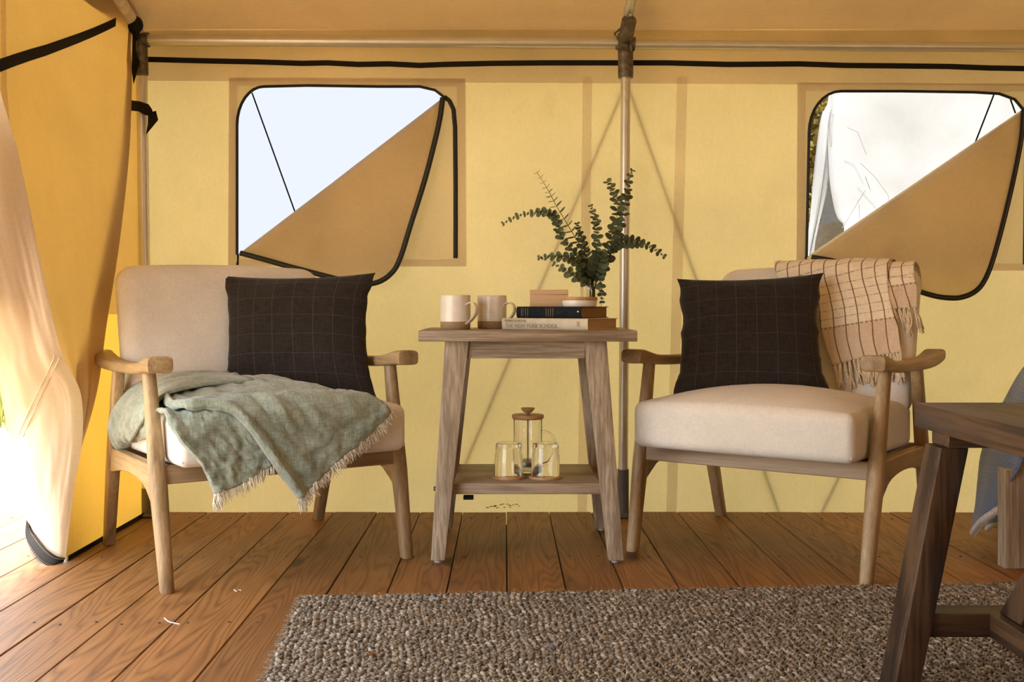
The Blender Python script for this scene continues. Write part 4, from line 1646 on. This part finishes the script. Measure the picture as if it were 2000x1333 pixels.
# unit lump: elongated along x
seg, rng = 6, 3
uv_ = []
for i in range(rng + 1):
    t_ = PI * i / rng
    for k in range(seg):
        a = 2 * PI * k / seg
        uv_.append((math.cos(t_), math.sin(t_) * math.cos(a), math.sin(t_) * math.sin(a)))
uv_ = np.array(uv_)
uf = []
for i in range(rng):
    for k in range(seg):
        uf.append((i * seg + k, i * seg + (k + 1) % seg, (i + 1) * seg + (k + 1) % seg, (i + 1) * seg + k))
uf = np.array(uf)
rs = np.random.RandomState(4)
V_, F_ = [], []
cnt = 0
nx, ny = int(RL / px0), int(RW / py0)
for j in range(ny):
    for i in range(nx):
        for sg in (-1, 1):
            cx = (i + .5) * px0 + sg * px0 * .24 + rs.uniform(-.0016, .0016) + .004 * math.sin(j * .35 + i * .07)
            cy = -(j + .5) * py0 + rs.uniform(-.0018, .0018) + .003 * math.sin(i * .5)
            if cx < .003 or cx > RL - .003:
                continue
            ln, rw, rh = rs.uniform(.0072, .0104), rs.uniform(.0032, .0047), rs.uniform(.0038, .0066)
            a = PI / 2 + sg * rs.uniform(.35, .85)
            ca, sa = math.cos(a), math.sin(a)
            v = uv_ * np.array([ln, rw, rh])
            # tilt so that each loop dives under its neighbour
            tl = rs.uniform(-.35, .05)
            x_, z_ = v[:, 0] * math.cos(tl) - v[:, 2] * math.sin(tl), v[:, 0] * math.sin(tl) + v[:, 2] * math.cos(tl)
            X = x_ * ca - v[:, 1] * sa + cx
            Yv = x_ * sa + v[:, 1] * ca + cy
            V_.append(np.stack([X, Yv, np.maximum(.001, z_ + .0095 + rs.uniform(-.0015, .002))], 1))
            F_.append(uf + cnt)
            cnt += len(uv_)
V_ = np.concatenate(V_)
F_ = np.concatenate(F_)
me = bpy.data.meshes.new('braided_loops')
me.from_pydata(V_.tolist(), [], F_.tolist())
me.polygons.foreach_set('use_smooth', [True] * len(me.polygons))
me.materials.append(M['rug'])
o = bpy.data.objects.new('braided_loops', me)
COL.objects.link(o)
o.parent = rug
o['kind'] = 'stuff'
fz = MB()
for i in range(900):
    if i < 600:
        p = Vector((random.uniform(0, 2.0), random.uniform(-.006, .004), random.uniform(.006, .016)))
        d = Vector((random.uniform(-.6, .6), .8, random.uniform(-.1, .5)))
    else:
        p = Vector((random.uniform(-.004, .006), random.uniform(-.8, 0), random.uniform(.006, .016)))
        d = Vector((-.8, random.uniform(-.6, .6), random.uniform(-.1, .5)))
    fz.tube([p, p + d * .005, p + d * .009 + Vector((random.uniform(-.004, .004), 0, -.002))], .0004, 3)
o = fz.build('stray_fibres', m_plain('wool_fibre', (.33, .28, .22), .95), rug, merge=False)
o['kind'] = 'stuff'
# tufts of odd-coloured yarn worked into the rug
for px, py, col, nm in ((1240, 1160, (.45, .48, .52), 'blue'), (846, 1173, (.40, .42, .46), 'pale'), (622, 1222, (.20, .09, .035), 'brown'), (726, 1283, (.24, .11, .04), 'brown'), (1075, 1268, (.20, .20, .22), 'grey')):
    Y_ = .655 * FPX / (py - 600)
    mb = MB()
    c = at(px, py, Y_)
    c.z = .017
    for k in range(9):
        d = Vector((random.uniform(-1, 1), random.uniform(-.5, .5), random.uniform(.1, .7))) * .011
        mb.tube([c, c + d * .6 + Vector((0, 0, .003)), c + d + Vector((random.uniform(-.004, .004), 0, -.002))], [.0018, .0016, .0008], 5)
    o = mb.build('yarn_tuft', m_plain(nm + '_yarn', col, .95), rug, world=True)
    o['label'] = nm + ' tuft of yarn'

# loose threads on the planks
for i, (lab, P_) in enumerate((('pale curved thread lying on the planks near the left armchair front leg', [(321, 1208), (330, 1215), (342, 1218), (351, 1220)]),
                               ('tiny white thread curl on the planks left of the rug corner', [(457, 1152), (462, 1156), (466, 1153), (471, 1154)]))):
    Q = [at(x, y, .669 * FPX / (y - 600)) for x, y in P_]
    o = MB().tube([Vector(interp([tuple(q) for q in Q], k / 12)) for k in range(13)], .0012, 5).build('thread_scrap', M['thread'], None)
    tag(o, lab, 'thread')

# ---- dark trestle bench at the right
bn = thing('bench', 'dark-stained wooden trestle bench at the right edge of the rug', 'bench', (.88, 1.40, 0), 0)
bx0, bx1, by1, by0 = .735, 1.035, 1.885, .55
zt = .4985
for k in range(2):
    a_ = bx0 + k * (bx1 - bx0) / 2
    MB().box((a_ + (bx1 - bx0) / 4, (by0 + by1) / 2, zt - .0215), ((bx1 - bx0) / 2 - .002, by1 - by0, .043)).build('top_board', M['dark_y'], bn, world=True, bevel=.002, bseg=2)
for Yt in (1.772, .66):
    # cleat under the top
    MB().box(((bx0 + bx1) / 2, Yt + .035, zt - .043 - .012), (bx1 - bx0 - .03, .07, .024)).build('cleat', M['dark_x'], bn, world=True, bevel=.0015, bseg=1)
    for sg in (-1, 1):
        cx = (bx0 + bx1) / 2
        tx, bxx = .147, .228
        P = []
        for z, off, wd in ((0.012, bxx, .042), (zt - .067, tx, .047)):
            x0 = cx + sg * off - (0 if sg < 0 else wd)
            P += [Vector((x0, Yt, z)), Vector((x0 + wd, Yt, z)), Vector((x0 + wd, Yt + .07, z)), Vector((x0, Yt + .07, z))]
        MB().hexa(P).build('leg', M['dark_z'], bn, world=True, bevel=.0025, bseg=2)
    MB().box(((bx0 + bx1) / 2, Yt + .036, .129), (.345, .055, .040)).build('cross_rail', M['dark_x'], bn, world=True, bevel=.002, bseg=1)
MB().box((.860, 1.252, .131), (.078, 1.05, .042)).build('stretcher', M['dark_y'], bn, world=True, bevel=.002, bseg=1)
for Ya, Yb in ((1.775, 1.50), (.76, 1.03)):
    sg = 1 if Yb < Ya else -1
    P = []
    za, zb = .153, zt - .045
    for z, Y_ in ((za, Ya), (zb, Yb)):
        P += [Vector((.836, Y_ - .075 * (sg > 0), z)), Vector((.886, Y_ - .075 * (sg > 0), z)), Vector((.886, Y_ + .075 * (sg < 0), z)), Vector((.836, Y_ + .075 * (sg < 0), z))]
    MB().hexa(P).build('brace', M['dark_z'], bn, world=True, bevel=.002, bseg=1)

# ---- day bed corner with a blue blanket, behind the bench
db = thing('day_bed', 'pale wooden bed frame corner behind the bench at right', 'bed', (1.9, 2.95, 0), 0)
MB().box((1.277 + .30, 2.70, .128), (.60, .04, .256)).build('end_panel', M['grey_z'], db, world=True, bevel=.003, bseg=1)
MB().box((1.86, 3.26, .215), (.70, .04, .08)).build('side_rail', M['oak_x'], db, world=True, bevel=.003, bseg=1)
for xx in (1.56, 2.16):
    MB().box((xx, 3.22, .088), (.05, .05, .176)).build('leg', M['grey_z'], db, world=True, bevel=.002, bseg=1)
rbox((.28, .26, .085), (.04, .04, .04), (4, 4, 2), lambda p: Vector(p) + Vector((1.97, 3.04, .345))).build('mattress', M['linen'], db, world=True, sharp=80)
bb = thing('blue_blanket', 'blue knitted blanket with white stitched edge draped at the far right', 'blanket', (1.35, 2.9, .26), 0)
bl_rows = [
    [(2130, 640, 2.95), (2130, 650, 2.80), (2130, 690, 2.72)],
    [(2050, 665, 3.02), (2060, 690, 2.84), (2080, 720, 2.70)],
    [(1998, 722, 3.04), (2010, 735, 2.86), (2040, 760, 2.68)],
    [(1965, 778, 3.03), (1985, 790, 2.86), (2022, 800, 2.665)],
    [(1938, 835, 3.00), (1962, 842, 2.84), (2006, 850, 2.66)],
    [(1918, 885, 2.97), (1944, 892, 2.82), (1992, 905, 2.66)],
    [(1911, 940, 2.94), (1932, 940, 2.80), (1976, 935, 2.68)],
    [(1906, 990, 2.92), (1924, 982, 2.80), (1964, 962, 2.70)],
    [(1897, 1042, 2.90), (1918, 1016, 2.80), (1962, 986, 2.72)],
]
Br = [[tuple(at(*q)) for q in r] for r in bl_rows]


def bsurf(u, v):
    col = [interp([Br[j][i] for j in range(len(Br))], v) for i in range(3)]
    p = Vector(interp(col, u))
    p.y -= .010 * math.sin(u * 7) * math.sin(PI * v)
    return p


MB().grid(bsurf, 20, 50).build('front_drape', M['blue'], bb, world=True, thick=.006, thick_off=0)


def bsurf2(u, v):
    a_ = [tuple(at(*q)) for q in ((1915, 900, 3.02), (1920, 960, 3.01), (1928, 1034, 3.0))]
    b_ = [tuple(at(*q)) for q in ((1985, 890, 2.86), (1980, 950, 2.85), (1962, 1018, 2.84))]
    return Vector(interp(a_, v)).lerp(Vector(interp(b_, v)), u) + Vector((0, .008 * math.sin(u * 6), 0))


MB().grid(bsurf2, 10, 16).build('rear_drape', M['blue'], bb, world=True, thick=.006, thick_off=0)
M['edge'] = m_plain('white_yarn', (.62, .57, .48), .95, 0, .1, .3, 260, .6)
e1 = [bsurf(i / 20, 1.0) + Vector((0, -.004, 0)) for i in range(21)]
MB().tube(e1, [.0085 if i else .006 for i in range(21)], 8).build('stitched_edge', M['edge'], bb, world=True)
MB().tube([bsurf2(i / 10, 1.0) for i in range(11)], .0075, 8).build('stitched_edge', M['edge'], bb, world=True)
ov = MB()
for i in range(26):
    p = Vector(interp([tuple(q) for q in e1], (i + .5) / 26))
    ov.tube([p + Vector((-.004, -.008, .011)), p + Vector((0, -.0105, 0)), p + Vector((.004, -.006, -.009))], .0013, 4)
o = ov.build('blanket_stitches', M['thread'], bb, world=True)
o['kind'] = 'stuff'

# ================================================================== outdoors
nt = thing('white_tent', 'neighbouring white canvas tent seen through the right window', 'tent', (3.4, 8.2, -.37), 0)


def poly_sheet(pts, name, mat, par, nu=12, nv=14, wob=.05, seed=0):
    """pts: left edge list and right edge list of (px,py,Y)"""
    lf, rt = [[tuple(at(*q)) for q in e] for e in pts]

    def f(u, v):
        p = Vector(interp(lf, v)).lerp(Vector(interp(rt, v)), u)
        p.y += wob * (math.sin(u * 9 + seed) * .5 + fbm(u * 3, v * 2, seed))
        return p
    return MB().grid(f, nu, nv).build(name, mat, par, world=True, thick=.004)


poly_sheet(([(1627, 120, 7.0), (1618, 200, 7.0), (1606, 232, 6.95), (1592, 350, 6.9), (1578, 470, 6.85), (1560, 560, 6.8), (1540, 700, 6.8), (1528, 905, 6.8)],
            [(1640, 120, 7.0), (1632, 200, 7.0), (1622, 240, 6.95), (1621, 320, 6.95), (1608, 400, 6.95), (1592, 480, 6.9), (1580, 600, 6.9), (1560, 905, 6.9)]), 'door_flap', M['canvas_out'], nt, 10, 20, .06, 1)
poly_sheet(([(1627, 120, 7.0), (1622, 200, 6.98), (1616, 260, 6.95), (1618, 340, 6.9), (1624, 390, 6.88), (1634, 428, 6.86), (1646, 446, 6.84), (1640, 520, 6.8), (1635, 905, 6.8)],
            [(2250, 60, 7.0), (2250, 200, 7.0), (2250, 260, 7.0), (2250, 340, 7.0), (2250, 390, 7.0), (2250, 428, 7.0), (2250, 446, 7.0), (2250, 520, 7.0), (2250, 905, 7.0)]), 'front_wall', M['canvas_out'], nt, 40, 24, .05, 4)
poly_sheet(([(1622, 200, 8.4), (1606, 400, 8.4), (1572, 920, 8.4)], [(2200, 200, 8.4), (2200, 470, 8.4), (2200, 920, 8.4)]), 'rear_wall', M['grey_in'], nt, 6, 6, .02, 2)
poly_sheet(([(1590, 455, 7.4), (1590, 480, 7.3), (1590, 905, 7.3)], [(1700, 438, 7.4), (1700, 465, 7.3), (1700, 905, 7.3)]), 'entrance_mat', m_plain('tan_canvas', (.42, .33, .22), .9), nt, 4, 6, .02, 3)
for P_ in ([(1690, 345, 6.7), (1700, 372, 6.75)], [(1675, 395, 6.7), (1690, 372, 6.7), (1645, 446, 6.75)], [(1678, 400, 6.7), (1679, 440, 6.7)], [(1655, 249, 6.8), (1675, 258, 6.8), (1692, 302, 6.8)], [(1680, 318, 6.8), (1708, 345, 6.8), (1735, 382, 6.8), (1737, 400, 6.8)]):
    MB().tube([at(*q) for q in P_], .0022, 5).build('tie_cord', m_plain('grey_cord', (.55, .54, .52), .9), nt, world=True)

tr = thing('autumn_tree', 'yellowing autumn tree behind the white tent in the right window', 'tree', (at(1575, 600, 13.0).x, 13.0, -.37), 0)
MB().tube([(0, 0, 0), (.05, 0, 1.2), (-.1, 0, 2.4), (0, .1, 3.4)], [.16, .13, .10, .05], 10).tube([(-.02, 0, 1.6), (-.6, .2, 2.5), (-.9, .2, 3.2)], [.06, .04, .02], 6).tube([(0, 0, 1.9), (.5, -.2, 2.8), (.8, -.1, 3.5)], [.06, .04, .02], 6).build('trunk', M['bark'], tr)
fo = MB()
rnd = random.Random(3)
for i in range(9000):
    th, ph = rnd.uniform(0, 2 * PI), math.acos(rnd.uniform(-1, 1))
    r = rnd.random() ** .4
    lump = 1 + .35 * fbm(math.sin(ph) * math.cos(th) * 2, math.sin(ph) * math.sin(th) * 2, math.cos(ph) * 2, 3)
    c = Vector((1.5 * lump * r * math.sin(ph) * math.cos(th), 1.3 * lump * r * math.sin(ph) * math.sin(th), 2.6 + 1.9 * lump * r * math.cos(ph)))
    a = Vector((rnd.uniform(-1, 1), rnd.uniform(-1, 1), rnd.uniform(-1, 1))).normalized() * .06
    b = a.cross(Vector((rnd.uniform(-1, 1), rnd.uniform(-1, 1), rnd.uniform(-1, 1)))).normalized() * .04
    fo.add([c - a, c + b, c + a, c - b], [(0, 1, 2, 3)])
o = fo.build('foliage', M['leaves'], tr, merge=False)
o['kind'] = 'stuff'

gr = MB()
for i in range(2600):
    x, y = rnd.uniform(-9.0, -2.6), rnd.uniform(8.7, 11.5)
    h = rnd.uniform(.3, .75)
    l = Vector((rnd.uniform(-.12, .12), rnd.uniform(-.1, .1), 0))
    p = Vector((x, y, -.37))
    s = Vector((.007, 0, 0))
    gr.add([p - s, p + s, p + s * .7 + l * .4 + Vector((0, 0, h * .6)), p + l + Vector((0, 0, h)), p - s * .7 + l * .4 + Vector((0, 0, h * .6))], [(0, 1, 2, 3, 4)])
o = gr.build('tall_grass', M['grass'], None, merge=False)
tag(o, 'tall green grass outside beyond the left curtain', 'grass', None, 'stuff')
